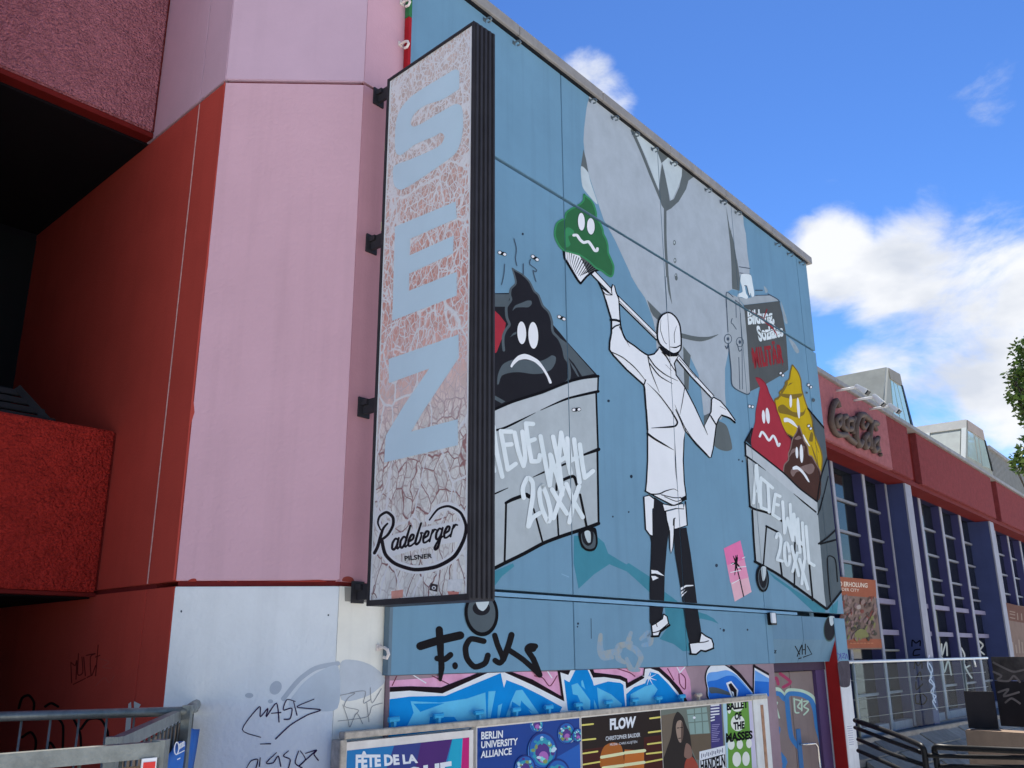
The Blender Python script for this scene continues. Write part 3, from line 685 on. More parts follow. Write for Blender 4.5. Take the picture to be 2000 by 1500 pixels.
# green heap on a shovel
p = Paint(MU, .0030, mclip)
p.fill(WHT, Z('A', (800, 680), (880, 715), (960, 745), (1040, 790), (1150, 880), (1090, 905), (975, 1020), (940, 980), (850, 830), (812, 770)), False)
p.fill(CASED, Z('A', (960, 745), (1040, 790), (1155, 880), (1085, 905), (1050, 930)), False)
for k in range(13):
    t = k / 12; a = (835 + 285 * t, 700 + 165 * t); b = (845 + 140 * t + (60 * max(0, t - .5)), 815 + 190 * t - 190 * max(0, t - .72) * 1.6)
    p.stroke(BLK, Z('A', a, b), 1.1 + 1.4 * t, taper=(1, .4))
p.stroke(BLK, Z('A', (805, 690), (815, 770), (850, 830), (940, 980), (972, 1018)), 4.2).stroke(BLK, Z('A', (972, 1018), (1030, 950), (1090, 905), (1155, 882)), 4)
g = Z('A', (1003, 143), (1022, 165), (1070, 205), (1100, 255), (1122, 330), (1124, 375), (1160, 430), (1185, 490), (1192, 535), (1220, 590), (1235, 650), (1240, 720), (1270, 790), (1292, 850), (1287, 920), (1268, 950), (1230, 935), (1180, 895), (1120, 865), (1050, 800), (960, 740), (880, 715), (800, 690), (750, 630), (722, 560), (720, 500), (740, 430), (790, 395), (815, 385), (830, 330), (870, 295), (920, 270), (970, 240), (1000, 205))
p.fill(GRN, g); p.stroke(GRNL, g + g[:1], 3.4, cap=False)
p.fill(GRNL, Z('A', (820, 500), (850, 470), (900, 500), (905, 540), (870, 640), (825, 660))).fill(GRN, Z('A', (850, 560), (900, 550), (880, 640)))
for cx, cy, rx, ry in ((978, 415, 33, 86), (1070, 460, 37, 80)):
    x, y = Z('A', (cx, cy))[0]; p.fill(pm('deep_green', 22, 50, 40), ell(x, y, rx / 5 + 1.2, ry / 5 + 1.2, -2)); p.fill(WHT, ell(x, y, rx / 5, ry / 5, -2))
p.stroke(WHT, Z('A', (903, 547), (935, 548), (965, 590), (1000, 618), (1045, 610), (1075, 645), (1108, 695), (1130, 697), (1134, 678)), 5.4)
p.build('painted_green_heap', MB, 'painted green grimacing heap lifted on a shovel')

# worker in white
p = Paint(MU, .0046, mclip)
LN = BLK
pole = [Z('A', (1078, 932), 'D', (255, 268), (612, 620)), Z('A', (1112, 898), 'D', (240, 192), (430, 378), (625, 572))]
p.fill(WHT, Z('A', (1078, 932), 'D', (110, 125), (255, 268), (612, 618), (625, 575), (430, 378), (240, 192), 'A', (1112, 898)), False)
p.stroke(LN, pole[0], 2.6, smooth=False).stroke(LN, pole[1], 1.8, smooth=False)
p.stroke(LN, Z('D', (250, 240), (600, 590)), 1.1, smooth=False)
p.fill(WHT, Z('D', (832, 772), (960, 930), (1170, 1163), (1145, 1183), (950, 978), (812, 812)), False)
p.stroke(LN, Z('D', (832, 772), (960, 930), (1172, 1165)), 1.9, smooth=False).stroke(LN, Z('D', (812, 812), (950, 978), (1145, 1183)), 2.6, smooth=False).stroke(LN, Z('D', (830, 800), (1000, 990)), 1.1, smooth=False)
body = Z('D', (45, 58), (75, 110), (130, 150), (178, 180), (170, 120), (185, 78), (202, 95), (215, 150), (243, 220), (250, 330), (256, 430), (262, 480), (280, 550), (315, 620), (400, 680), (470, 735), (530, 768), (590, 755), (625, 715), (640, 690), (720, 760), (830, 765), (800, 820), (785, 850), (800, 920), (802, 960), (885, 1075), (990, 1280), (1075, 1470), (1145, 1320), (1150, 1200), (1170, 1180), (1235, 1215), (1300, 1290), (1380, 1405), (1375, 1425), (1320, 1380), (1245, 1355), (1220, 1390), (1195, 1450), 'E', (1185, 230), (1165, 380), (1145, 465), (1130, 470), (1000, 340), (890, 205), (880, 300), (873, 500), (882, 700), (900, 835), (890, 860), (840, 870), (700, 850), (640, 828), (560, 828), (505, 800), (515, 700), (525, 500), (525, 200), (512, 0), 'D', (510, 1300), (495, 1090), (488, 1060), (320, 910), (190, 770), (152, 715), (155, 640), (172, 550), (172, 420), (150, 350), (115, 230), (85, 140))
p.fill(WHT, body, False); p.stroke(LN, body + body[:1], 2.4, smooth=False, cap=False)
p.stroke(LN, body[-14:-1], 3.2, smooth=False).stroke(LN, body[10:18], 3.0)
# trousers and apron
TRO = pm('trouser_black', 28, 30, 38)
p.fill(TRO, Z('E', (590, 855), (690, 920), (720, 1000), (738, 1170), (725, 1300), 'F', (725, 20), (712, 150), (692, 400), (686, 700), (660, 840), (600, 880), (560, 908), (545, 880), (545, 500), (556, 250), (560, 100), (545, 20), 'E', (555, 1200), (575, 960)), False)
p.fill(TRO, Z('E', (780, 1170), (905, 1150), (925, 1300), 'F', (912, 0), (945, 200), (985, 500), (1015, 750), (1048, 960), (1028, 1072), (935, 1083), (895, 900), (850, 560), (790, 200)), False)
ap = Z('E', (488, 852), (540, 835), (587, 870), (582, 960), (568, 970), (572, 1235), (545, 1225), (505, 1170)); p.fill(WHT, ap, False).stroke(LN, ap[5:] + ap[:3], 2.6, smooth=False)
ap = Z('E', (700, 1000), (760, 985), (880, 950), (895, 900), (912, 1130), (800, 1168), (735, 1170), (710, 1080)); p.fill(WHT, ap, False).stroke(LN, ap[3:] + ap[:1], 2.6, smooth=False)
ap = Z('E', (745, 1000), (785, 1070), (782, 1200), 'F', (782, 20), (772, 150), (752, 205), (742, 150), (740, 0), 'E', (738, 1180)); p.fill(WHT, ap, False).stroke(LN, ap[1:], 2, smooth=False)
ap = Z('E', (668, 920), (760, 938), (870, 918), (878, 970), (800, 965), (690, 992)); p.fill(WHT, ap, False).stroke(LN, ap + ap[:1], 1.8, smooth=False)
p.fill(WHT, Z('E', (575, 830), (780, 932), (880, 890), (890, 850), (680, 828)), False)
p.stroke(LN, Z('E', (500, 795), (560, 825), (640, 822), (700, 795), (780, 775), (825, 800)), 2.4, taper=(1.2, .3)).stroke(LN, Z('E', (575, 835), (680, 890), (780, 935), (860, 900)), 2.6).stroke(LN, Z('E', (660, 832), (780, 860), (850, 858)), 1.8).stroke(LN, Z('E', (690, 850), (800, 895), (860, 880)), 1.6)
p.fill(LN, Z('E', (845, 865), (905, 835), (908, 880), (860, 900)), False)
p.stroke(LN, Z('E', (775, 1130), (778, 1070), (795, 1060)), 1.6)
# folds
for q, wd, tp in ((Z('D', (530, 780), (600, 880), (700, 960), (820, 1020)), 2.2, (1, .3)), (Z('D', (545, 850), (640, 970), (770, 1050)), 2.2, (1, .4)), (Z('D', (525, 775), (560, 930), (640, 1135)), 1.7, (1, .3)), (Z('D', (520, 1040), (640, 1160), (760, 1320)), 2, (.2, 1)), (Z('D', (765, 1330), (815, 1420), (790, 1462), (700, 1472), (560, 1480)), 3.6, (.8, .2)),
                  (Z('D', (888, 1080), (865, 1220), (840, 1350)), 1.3, (1, .4)), (Z('D', (790, 1250), (830, 1350), (900, 1500)), 1.5, (.2, 1)), (Z('E', (800, 0), (840, 90), (890, 210)), 1.6, (1, 1)), (Z('E', (525, 235), (600, 290), (780, 395)), 3.6, (1.2, .2)), (Z('D', (165, 735), (280, 790), (400, 890), (500, 1010)), 1.8, (1, .6)), (Z('D', (505, 1010), (488, 1065)), 2.2, (1, 1)),
                  (Z('D', (165, 425), (210, 425), (255, 438)), 4.4, (1, 1)), (Z('D', (175, 515), (210, 485), (258, 470)), 2.6, (1, 1)), (Z('D', (250, 490), (300, 590), (350, 690)), 1.4, (1, .2)), (Z('D', (640, 690), (700, 770), (760, 870), (800, 930)), 2.2, (1, .6)), (Z('D', (665, 740), (730, 810)), 2.8, (.5, .5)), (Z('D', (700, 860), (760, 920)), 1.6, (.3, .3)),
                  (Z('E', (1075, 160), (1112, 248)), 2, (1, .3)), (Z('E', (1140, 60), (1195, 150)), 2.4, (1, 1)), (Z('E', (850, 110), (960, 280), (1110, 440)), 1.2, (1, .6)), (Z('D', (1230, 1265), (1290, 1300)), 1.8, (.4, .4)), (Z('D', (45, 58), (110, 170), (180, 180)), 1.4, (1, 1)), (Z('D', (1250, 1355), (1330, 1385), (1378, 1428)), 3.2, (1, 1)), (Z('E', (790, 330), (800, 600), (815, 720)), 1, (.3, .3))):
    p.stroke(LN, q, wd, taper=tp)
# knees
for q in (Z('F', (560, 366), (620, 373), (692, 427), (600, 400), (562, 402)), Z('F', (560, 425), (600, 425), (632, 445), (575, 470)), Z('F', (845, 542), (900, 513), (972, 512), (970, 522), (900, 530), (850, 565)), Z('F', (850, 580), (892, 556), (850, 605)), Z('F', (855, 608), (912, 570), (880, 605), (855, 632))): p.fill(WHT, q, False)
# shoes
s1 = Z('F', (680, 795), (715, 820), (728, 880), (735, 903), (680, 950), (645, 968), (638, 1005), (575, 1013), (563, 910), (600, 890), (655, 850), (668, 845)); p.fill(WHT, s1, False).stroke(LN, s1 + s1[:1], 2.4, smooth=False, cap=False)
p.stroke(LN, Z('F', (568, 1015), (632, 1013), (650, 968), (738, 905)), 4.4, smooth=False).stroke(LN, Z('F', (570, 980), (640, 960), (725, 890)), 2).stroke(LN, Z('F', (608, 890), (618, 920)), 1.5)
s2 = Z('F', (1047, 975), (1090, 1010), (1150, 1040), (1167, 1090), (1165, 1130), (1090, 1158), (1045, 1150), (1000, 1188), (950, 1183), (933, 1085), (1028, 1072)); p.fill(WHT, s2, False).stroke(LN, s2 + s2[:1], 2.8, smooth=False, cap=False)
p.stroke(LN, Z('F', (940, 1187), (1000, 1190), (1045, 1152), (1090, 1162), (1168, 1130)), 3.6, smooth=False).stroke(LN, Z('F', (1020, 1075), (1080, 1070), (1118, 1058)), 2)
# head
hd = Z('D', (720, 350), (670, 375), (635, 430), (622, 520), (622, 600), (645, 660), (700, 725), (770, 768), (822, 755), (850, 700), (852, 600), (840, 480), (805, 405), (760, 362))
p.fill(LN, Z('D', (645, 680), (740, 740), (840, 725), (815, 780), (730, 782), (670, 735)), False)
p.fill(WHT, catmull([(x, y - (3.2 if i in (6, 7, 8) else 0)) for i, (x, y) in enumerate(hd)], True), False); p.stroke(LN, [(x, y - (3.2 if i in (6, 7, 8) else 0)) for i, (x, y) in enumerate(hd)] + hd[:1], 3)
for q, wd in ((Z('D', (655, 420), (650, 520), (685, 630), (712, 660)), 1.3), (Z('D', (808, 480), (785, 560), (788, 650)), 1.2), (Z('D', (740, 688), (800, 693), (850, 668)), 2.6)): p.stroke(LN, q, wd, taper=(.4, .8))
p.build('painted_worker', MB, 'painted man in white clothes and black trousers, seen from behind with a shovel')

# right bin with three heaps
p = Paint(MU, .0042, mclip)
p.fill(POOK, Z('I', (275, 800), (345, 680), (600, 700), (900, 500), (1050, 680), (1085, 960), (990, 1390), (640, 1110)), False)
p.fill(SLATE, Z('I', (890, 490), (1050, 680), (1085, 960), (1020, 1130), (940, 640)), False)
p.fill(SLATE, Z('I', (1085, 955), (1010, 1170), (978, 1400), 'J', (1085, 130), (1105, 420), (1165, 1040), (1190, 1035), (1320, 870), (1300, 500), (1270, 0)), False)
yl = Z('I', (738, 62), (790, 130), (820, 210), (832, 310), (870, 440), (900, 510), (930, 600), (937, 680), (960, 760), (1010, 880), (1030, 980), (1015, 1110), (960, 1010), (890, 950), (840, 900), (745, 770), (680, 730), (640, 660), (600, 550), (575, 460), (570, 400), (620, 370), (612, 330), (665, 280), (672, 230), (708, 200), (720, 130))
p.fill(YEL, yl, True); p.stroke(OLIVE, yl + yl[:1], 2.4, cap=False)
p.fill(OLIVE, Z('I', (598, 475), (650, 450), (740, 520), (840, 525), (868, 485), (850, 550), (780, 577), (700, 550), (610, 530))).fill(OLIVE, Z('I', (635, 345), (740, 350), (832, 342), (822, 372), (740, 397), (632, 370))).fill(OLIVE, Z('I', (565, 405), (605, 370), (640, 300), (690, 215), (690, 260), (650, 330), (600, 400)))
p.fill(OLIVE, Z('I', (690, 270), (715, 240), (745, 235), (715, 258)), False).fill(OLIVE, Z('I', (920, 720), (942, 740), (935, 810), (900, 800)), True)
p.stroke(OLIVE, Z('I', (920, 840), (960, 960), (1000, 1080)), 3, taper=(.3, .3)).stroke(OLIVE, Z('I', (960, 820), (995, 920)), 3, taper=(.3, .3))
rd = Z('I', (378, 188), (420, 195), (465, 235), (490, 280), (510, 340), (540, 400), (570, 450), (580, 500), (610, 570), (640, 660), (680, 740), (718, 790), (722, 830), (705, 900), (692, 980), (655, 1112), (500, 990), (340, 860), (350, 720), (375, 620), (380, 520), (400, 420), (415, 330), (422, 285), (400, 240))
p.fill(REDP, rd); p.stroke(pm('dark_red', 116, 34, 48), rd[:14], 2, cap=False)
br = Z('I', (800, 655), (830, 730), (850, 800), (885, 860), (897, 940), (930, 960), (970, 1030), (1010, 1100), (1020, 1150), (985, 1395), (700, 1160), (650, 1115), (660, 1040), (700, 990), (700, 930), (720, 880), (740, 790), (780, 720))
p.fill(BRN, br); p.stroke(BRNL, br[11:] + br[:9], 2.2, cap=False)
p.fill(BRNL, Z('I', (758, 785), (800, 755), (828, 778), (790, 795))).fill(BRNL, Z('I', (705, 965), (735, 890), (772, 880), (772, 905), (735, 930))).fill(BRNL, Z('I', (720, 1115), (732, 1080), (800, 1065), (870, 1040), (930, 1028), (955, 1065), (940, 1112), (900, 1132), (850, 1100), (780, 1110), (745, 1155))).fill(BRNL, Z('I', (840, 850), (858, 860), (850, 920)), False)
def eyes(zn, *es):
    for cx, cy, rx, ry, tl in es: p.fill(WHT, ell(*Z(zn, (cx, cy))[0], rx / 5, ry / 5, tl))
eyes('I', (457, 570, 16, 66, -4), (497, 560, 19, 78, -6), (722, 418, 13, 62, 0), (797, 485, 14, 102, -4), (782, 920, 13, 56, -2), (827, 930, 17, 90, -2))
p.stroke(WHT, Z('I', (420, 762), (440, 718), (470, 745), (510, 802), (548, 755), (575, 790), (600, 855), (613, 835)), 4.4)
p.fill(WHT, Z('I', (655, 585), (690, 580), (745, 610), (792, 675), (760, 660), (700, 622), (660, 622))); p.stroke(WHT, Z('I', (845, 748), (870, 800), (905, 855)), 3.4, taper=(.6, .4))
p.fill(WHT, Z('I', (742, 1062), (780, 1048), (830, 1083), (880, 1150), (906, 1207), (885, 1197), (840, 1130), (790, 1085), (745, 1087)))
fr = Z('I', (278, 822), (640, 1108), (800, 1262), (980, 1398), 'J', (1088, 130), (1110, 420), (1150, 900), (1168, 1042), (720, 722), (480, 595), (470, 500), (450, 120), (428, 45), 'I', (320, 1440), (300, 1100), (280, 945))
p.fill(BING, fr, False)
p.fill(BINL, Z('I', (285, 838), (640, 1122), (800, 1275), (975, 1408), (972, 1495), (760, 1330), (480, 1090), (290, 945)), False)
for q, wd, tp in ((Z('I', (276, 822), (640, 1108), (800, 1262), (980, 1398)), 3, (1, 1)), (Z('I', (278, 825), (284, 950)), 2.8, (1, 1)), (Z('I', (282, 950), (380, 1020), (482, 1097)), 3, (1.2, .2)), (Z('I', (294, 955), (325, 1445)), 3, (1, 1)), (Z('I', (750, 1320), (850, 1405), (968, 1500)), 3, (.3, 1)),
                  (Z('J', (424, 45), (470, 72), (630, 120), (740, 192)), 4.4, (1, .9)), (Z('J', (448, 80), (462, 350), (480, 590)), 3.2, (1, 1)), (Z('J', (474, 585), (720, 722), (1170, 1045)), 5, (1, 1)), (Z('J', (556, 610), (585, 240)), 3, (1, 1)), (Z('J', (583, 238), (700, 298)), 4, (1, 1)), (Z('J', (720, 590), (737, 722)), 3.6, (1, 1)), (Z('J', (862, 400), (858, 832)), 3.2, (1, 1)), (Z('J', (1005, 620), (1037, 962)), 3.6, (1, 1)), (Z('J', (905, 430), (948, 442)), 4.4, (1, 1)),
                  (Z('J', (1095, 410), (1180, 350), (1262, 275)), 3.6, (1, 1)), (Z('J', (1110, 412), (1270, 370)), 3.6, (1, 1)), (Z('J', (1210, 975), (1180, 560), (1240, 543), (1265, 600), (1280, 780)), 2.2, (1, 1)), (Z('J', (1165, 1045), (1190, 1035), (1320, 870)), 4, (1, 1)), (Z('J', (1085, 125), (1110, 60), (1135, -40)), 2.2, (1, 1)), (Z('I', (890, 490), (1050, 680)), 3, (1, 1)), (Z('I', (1085, 960), (1020, 1150), (980, 1400)), 2.4, (1, 1)), (Z('I', (275, 818), (345, 685)), 2.2, (1, 1)), (Z('I', (1010, 1480), (1090, 1150)), 1.6, (1, 1))):
    p.stroke(BLK, q, wd, taper=tp)
for q, a in (((335, 470), 10), ((908, 270), 40), ((635, 155), 40), ((908, 672), 50)): 
    x, y = Z('I', q)[0]; c = math.cos(R(a)); s_ = math.sin(R(a))
    for d in (-1, 1): p.fill(BLK, ell(x + d * 3 * c, y + d * 3.4 * s_, 3, 3.6, a, 10)); p.fill(WHT, ell(x + d * 3 * c, y + d * 3.4 * s_, 2.1, 2.6, a, 10))
p.fill(SLATE, ell(*Z('I', (945, 407))[0], 3, 3.6)); p.fill(SLATE, ell(*Z('I', (880, 335))[0], 1.8, 2.2))
bin2 = p.build('painted_bin', MB, 'painted grey bin with red, yellow and brown heaps at the right end')
p = Paint(MU, .0115, mclip)
for q in (Z('I', (384, 1045), (372, 1230), (360, 1412)), Z('I', (388, 1045), (402, 1220), (416, 1400)), Z('I', (368, 1300), (408, 1290)), Z('I', (432, 1165), (425, 1300), (432, 1455)), Z('I', (432, 1455), (492, 1480)), Z('I', (445, 1178), (545, 1265)), Z('I', (498, 1230), (505, 1360), (512, 1500)),
          Z('I', (572, 1325), (558, 1420), (546, 1525)), Z('I', (572, 1325), (618, 1348)), Z('I', (560, 1420), (602, 1432)), Z('I', (546, 1525), (612, 1568)),
          Z('J', (742, 0), (752, 150), (762, 305)), Z('J', (762, 305), (790, 160)), Z('J', (790, 160), (812, 260), (838, 370)), Z('J', (838, 370), (815, 25)), Z('J', (850, 120), (845, 250), (842, 375)), Z('J', (852, 120), (870, 260), (890, 405)), Z('J', (845, 305), (885, 330)), Z('J', (890, 165), (900, 320), (912, 495)), Z('J', (935, 205), (948, 400), (962, 560)), Z('J', (905, 385), (948, 425)), Z('J', (970, 240), (985, 420), (1000, 590)), Z('J', (1000, 590), (1050, 622)),
          Z('J', (680, 348), (700, 308), (726, 360), (718, 460), (690, 560)), Z('J', (690, 565), (742, 580)), ell(*Z('J', (785, 510))[0], 5, 22, -4)[:] + ell(*Z('J', (785, 510))[0], 5, 22, -4)[:1], Z('J', (832, 435), (860, 560), (900, 722)), Z('J', (885, 500), (860, 600), (840, 680)), Z('J', (905, 560), (945, 700), (990, 852)), Z('J', (957, 572), (940, 690), (930, 800))):
    p.stroke(SKYW, q, 6)
p.build('lettering', bin2)
p = Paint(MU, .0115, mclip)
p.fill(BLK, ell(*Z('J', (548, 748))[0], 12.4, 27, -4)); p.fill(SLATE, ell(*Z('J', (550, 752))[0], 9, 22, -4)); p.fill(POOK, ell(*Z('J', (550, 748))[0], 7.6, 19, -4)); p.fill(SHIRT, Z('J', (535, 640), (580, 640), (578, 720), (560, 772), (545, 760)))
p.build('wheel', bin2)
p = Paint(LT2, .0015)
p.fill(pm('wheel_edge', 66, 92, 96), ell(*Z('J', (1204, 1240))[0], 12.4, 25.5, 4)); p.fill(POOK, ell(*Z('J', (1204, 1238))[0], 11, 23.5, 4)); p.fill(SHIRT, Z('J', (1200, 1122), (1248, 1122), (1245, 1180), (1222, 1212), (1205, 1190)))
p.build('wheel', bin2)
p = Paint(LT, .001)
for q in (Z('M', (1265, 310), (1290, 355), (1310, 390)), Z('M', (1330, 300), (1285, 410)), Z('M', (1335, 300), (1335, 390)), Z('M', (1365, 290), (1365, 390)), Z('M', (1335, 345), (1365, 345)), Z('M', (1385, 310), (1428, 388), (1345, 418)), Z('M', (1300, 433), (1325, 425))): p.stroke(BLK, q, 1.9, smooth=False)
p.build('graffiti_tag', MB, 'small black tag on the blue panel over the door')
p = Paint(LT, .001); p.stroke(BLK, Z('M', (1065, 355), (1080, 350), (1060, 382), (1078, 376)), 1.8, smooth=False); p.build('graffiti_mark', MB)

# stains, holes and chips on the blue
HOLE = pm('bolt_hole', 44, 58, 78)
for q, r in ((('X', (1021, 457)), 2.2), (('E', (365, 655)), 2.6), (('F', (1197, 322)), 2.8), (('F', (1268, 955)), 2.4), (('F', (1235, 940)), 1.2), (('C', (1465, 150)), 2.4), (('B', (1240, 665)), 2), (('B', (1062, 745)), 2), (('B', (965, 853)), 1.4), (('I', (250, 1005)), 1.8), (('I', (215, 990)), 1.5), (('J', (400, 1250)), 1.8), (('D', (145, 1215)), 2.2), (('L', (445, 90)), 2), (('L', (440, 120)), 1.4), (('C', (1440, 500)), 1.6), (('C', (1285, 545)), 1.6)):
    p = P_(); p.fill(HOLE, ell(*Z(*q)[0], r, r * 1.2, n=9)); p.build('bolt_hole', MB)
p = P_(); p.stroke(HOLE, Z('L', (572, 40), (574, 235)), 1.2); p.build('scratch', MB); p = P_(); p.stroke(pm('pale_scuff', 120, 160, 196), Z('C', (785, 1105), (855, 1135)), 1.4); p.build('scratch', MB)
for q in (Z('H', (560, 490), (600, 540), (575, 560)), Z('H', (725, 640), (780, 800), (790, 860), (760, 840)), Z('H', (800, 1000), (860, 1050), (905, 1130), (880, 1150), (840, 1090))):
    p = P_(); p.fill(pm('roller_patch', 132, 152, 170, var=.2, scale=12), q); p.build('roller_patch', MB)
# ochre spray ghost
def spray():
    m = bpy.data.materials.new('ochre_spray'); m.use_nodes = True; t = m.node_tree; b = t.nodes['Principled BSDF']; b.inputs['Roughness'].default_value = .7
    tcn = t.nodes.new('ShaderNodeTexCoord'); no = t.nodes.new('ShaderNodeTexNoise'); no.inputs['Scale'].default_value = 5; no.inputs['Detail'].default_value = 9; no.inputs['Roughness'].default_value = .8
    t.links.new(tcn.outputs['Object'], no.inputs['Vector'])
    rp = t.nodes.new('ShaderNodeValToRGB'); rp.color_ramp.elements[0].position = .4; rp.color_ramp.elements[1].position = .68
    rp.color_ramp.elements[0].color = alb(98, 142, 184) + (1,); rp.color_ramp.elements[1].color = alb(142, 146, 136) + (1,)
    t.links.new(no.outputs[0], rp.inputs[0]); t.links.new(rp.outputs[0], b.inputs['Base Color']); return m
p = P_(); SP = spray()
for q, wd in ((Z('L', (665, 200), (660, 330), (690, 420), (780, 420)), 13), (Z('L', (690, 380), (830, 360), (850, 310), (960, 280)), 15), (Z('L', (830, 330), (840, 430), (900, 470)), 12), (Z('L', (960, 180), (930, 300), (1000, 340), (1060, 420), (1020, 520)), 13), (Z('L', (1060, 240), (1140, 180), (1150, 280), (1080, 300)), 13), (Z('L', (920, 430), (960, 530), (1040, 545)), 11)): p.stroke(SP, q, wd, taper=(.6, .6))
p.build('ochre_spray_ghost', MB, 'faint ochre sprayed letters under the walking shoes')

# graffiti along the plinth
GB = pm('graffiti_blue', 12, 124, 204); GL = pm('graffiti_light_blue', 84, 172, 220); GP = pm('graffiti_pink', 196, 146, 186, var=.2, scale=6); GW = pm('graffiti_white', 196, 220, 240); GBLK = pm('graffiti_black', 28, 20, 28); GS = pm('graffiti_deep', 36, 104, 200); GDR = pm('graffiti_maroon', 92, 34, 60)
GF = Frame(MU.p(0, 0, -.012), 40.138)
def gclip(bm):
    bmesh.ops.bisect_plane(bm, geom=bm.verts[:] + bm.edges[:] + bm.faces[:], dist=1e-6, plane_co=Vector((0, 0, ZB - .005)), plane_no=Vector((0, 0, 1)), clear_outer=True)
    bmesh.ops.bisect_plane(bm, geom=bm.verts[:] + bm.edges[:] + bm.faces[:], dist=1e-6, plane_co=MU.p(NOTCH[0] - .022, 0), plane_no=MU.e, clear_outer=True)
    bmesh.ops.bisect_plane(bm, geom=bm.verts[:] + bm.edges[:] + bm.faces[:], dist=1e-6, plane_co=MU.p(UL + .006, 0), plane_no=-MU.e, clear_outer=True)
p = Paint(GF, .0006, gclip)
p.fill(GP, Z('K', (60, 650), (500, 620), (750, 560), (1100, 540), (1400, 560), (1760, 560), (1780, 900), (60, 900)), False).fill(GP, Z('L', (590, 500), (1100, 480), (1330, 480), (1480, 500), (1540, 640), (1560, 900), (590, 900)), False)
for q in (Z('K', (130, 695), (180, 590)), Z('K', (520, 600), (680, 680)), Z('K', (1520, 600), (1600, 620), (1670, 700), (1740, 600)), Z('L', (830, 530), (950, 570), (1000, 605)), Z('L', (1320, 530), (1380, 640)), Z('L', (1430, 560), (1490, 620), (1490, 730), (1440, 680), (1430, 580))): p.stroke(GDR, q, 2)
for q in (Z('K', (330, 590), (460, 670)), Z('K', (1650, 560), (1690, 620)), Z('L', (1500, 500), (1440, 570)), Z('L', (1410, 510), (1440, 570))): p.stroke(GW, q, 2)
low = Z('L', (1520, 860), (1480, 950), 'K', (60, 1200))
tagk = p.build('graffiti_background', MB)
p = Paint(GF, .004, gclip)
top = Z('K', (55, 712), (300, 702), (610, 712), (900, 600), (1190, 478), (1240, 540), (1500, 635), (1785, 800), (1745, 550), 'L', (240, 535), (350, 545), (390, 468), (450, 428), (530, 450), (590, 530), (605, 568), (700, 578), (860, 598), (925, 628), (932, 668), (1080, 590), (1090, 520), (1125, 488), (1230, 508), (1340, 608), (1440, 720), (1530, 870))
p.fill(GBLK, top + low, False)
tw = Z('K', (55, 762), (300, 745), (620, 772), (1205, 508), (1235, 570), (1500, 690), (1812, 850), (1772, 565), 'L', (270, 568), (350, 592), (400, 490), (450, 452), (510, 475), (560, 550), (592, 618), (700, 612), (850, 635), (908, 662), (915, 725), (1090, 622), (1100, 532), (1150, 527), (1230, 556), (1330, 650), (1420, 760), (1480, 870))
p.fill(GW, tw + low, False)
tb = Z('K', (55, 835), (300, 802), (650, 795), (1190, 572), (1222, 715), (1245, 640), (1400, 700), (1600, 800), (1790, 905), (1740, 1010), (60, 1200)); p.fill(GB, tb, False)
p.fill(GB, Z('L', (308, 635), (360, 662), (410, 560), (440, 502), (490, 488), (540, 540), (588, 650), (600, 695), (740, 655), (860, 668), (888, 690), (908, 920), (345, 940)), False)
p.fill(GB, Z('L', (915, 780), (990, 712), (1100, 672), (1150, 560), (1230, 582), (1330, 682), (1420, 792), (1468, 880), (1400, 920), (918, 920)), False)
for q in (Z('K', (310, 848), (600, 862), (860, 822), (1040, 762), (1052, 1040), (780, 1060), (735, 1000), (500, 1000), (490, 1070), (270, 1100), (340, 960)), Z('K', (1070, 752), (1140, 747), (1090, 1010), (1062, 1010)), Z('K', (1340, 742), (1400, 735), (1565, 970), (1490, 970), (1390, 840), (1380, 900), (1300, 850), (1280, 1000), (1240, 1000), (1290, 850)), Z('K', (1165, 890), (1205, 870), (1175, 1020), (1155, 1020)),
          Z('L', (380, 690), (440, 670), (500, 750), (565, 840), (562, 940), (500, 930), (440, 790), (395, 780)), Z('L', (475, 650), (490, 640), (515, 730), (480, 700)), Z('L', (630, 712), (770, 782), (872, 872), (870, 920), (650, 930)), Z('L', (958, 780), (1100, 702), (1180, 680), (1222, 732), (1185, 800), (1265, 880), (950, 915)), Z('L', (600, 830), (640, 930), (605, 930))): p.fill(GL, q, False)
p.fill(GB, Z('K', (338, 872), (640, 867), (405, 952)), False).fill(GB, Z('K', (1395, 850), (1500, 950), (1440, 920)), False)
for a in range(8): c = Z('L', (1140, 620))[0]; p.stroke(GW, [c, (c[0] + 15 * math.cos(a * .785 + .3), c[1] + 15 * math.sin(a * .785 + .3))], 2.2, taper=(1, .2))
p.build('graffiti_piece', MB, 'bright blue wild-style graffiti piece outlined in white and black')
p = Paint(GF, .004, gclip)
q = Z('M', (440, 840), (400, 720), (383, 620), (400, 540), (450, 478), (520, 462), (600, 498), (700, 568), (800, 680), (895, 800), (890, 860)); p.fill(GBLK, q)
p.fill(GW, Z('M', (452, 835), (412, 720), (395, 620), (410, 545), (455, 490), (520, 474), (600, 512), (690, 580), (790, 690), (875, 800), (870, 850)))
p.fill(pm('graffiti_mid', 92, 150, 222), Z('M', (452, 840), (416, 720), (400, 620), (425, 570), (500, 560), (600, 545), (690, 590), (790, 700), (872, 805), (870, 850)))
p.fill(GS, Z('M', (458, 840), (425, 730), (410, 660), (500, 640), (600, 600), (680, 610), (790, 720), (868, 810), (865, 850)))
p.fill(SLATE, Z('M', (425, 715), (500, 715), (620, 760), (640, 790), (500, 770), (440, 770))).fill(GW, Z('M', (590, 670), (640, 650), (710, 740), (700, 830), (650, 830)), False).fill(GBLK, Z('M', (612, 685), (640, 670), (695, 742), (690, 830), (668, 830)), False).fill(GW, Z('M', (640, 745), (665, 760), (672, 820)), False)
p.stroke(GBLK, Z('M', (640, 510), (720, 580), (800, 680), (890, 790)), 4.5)
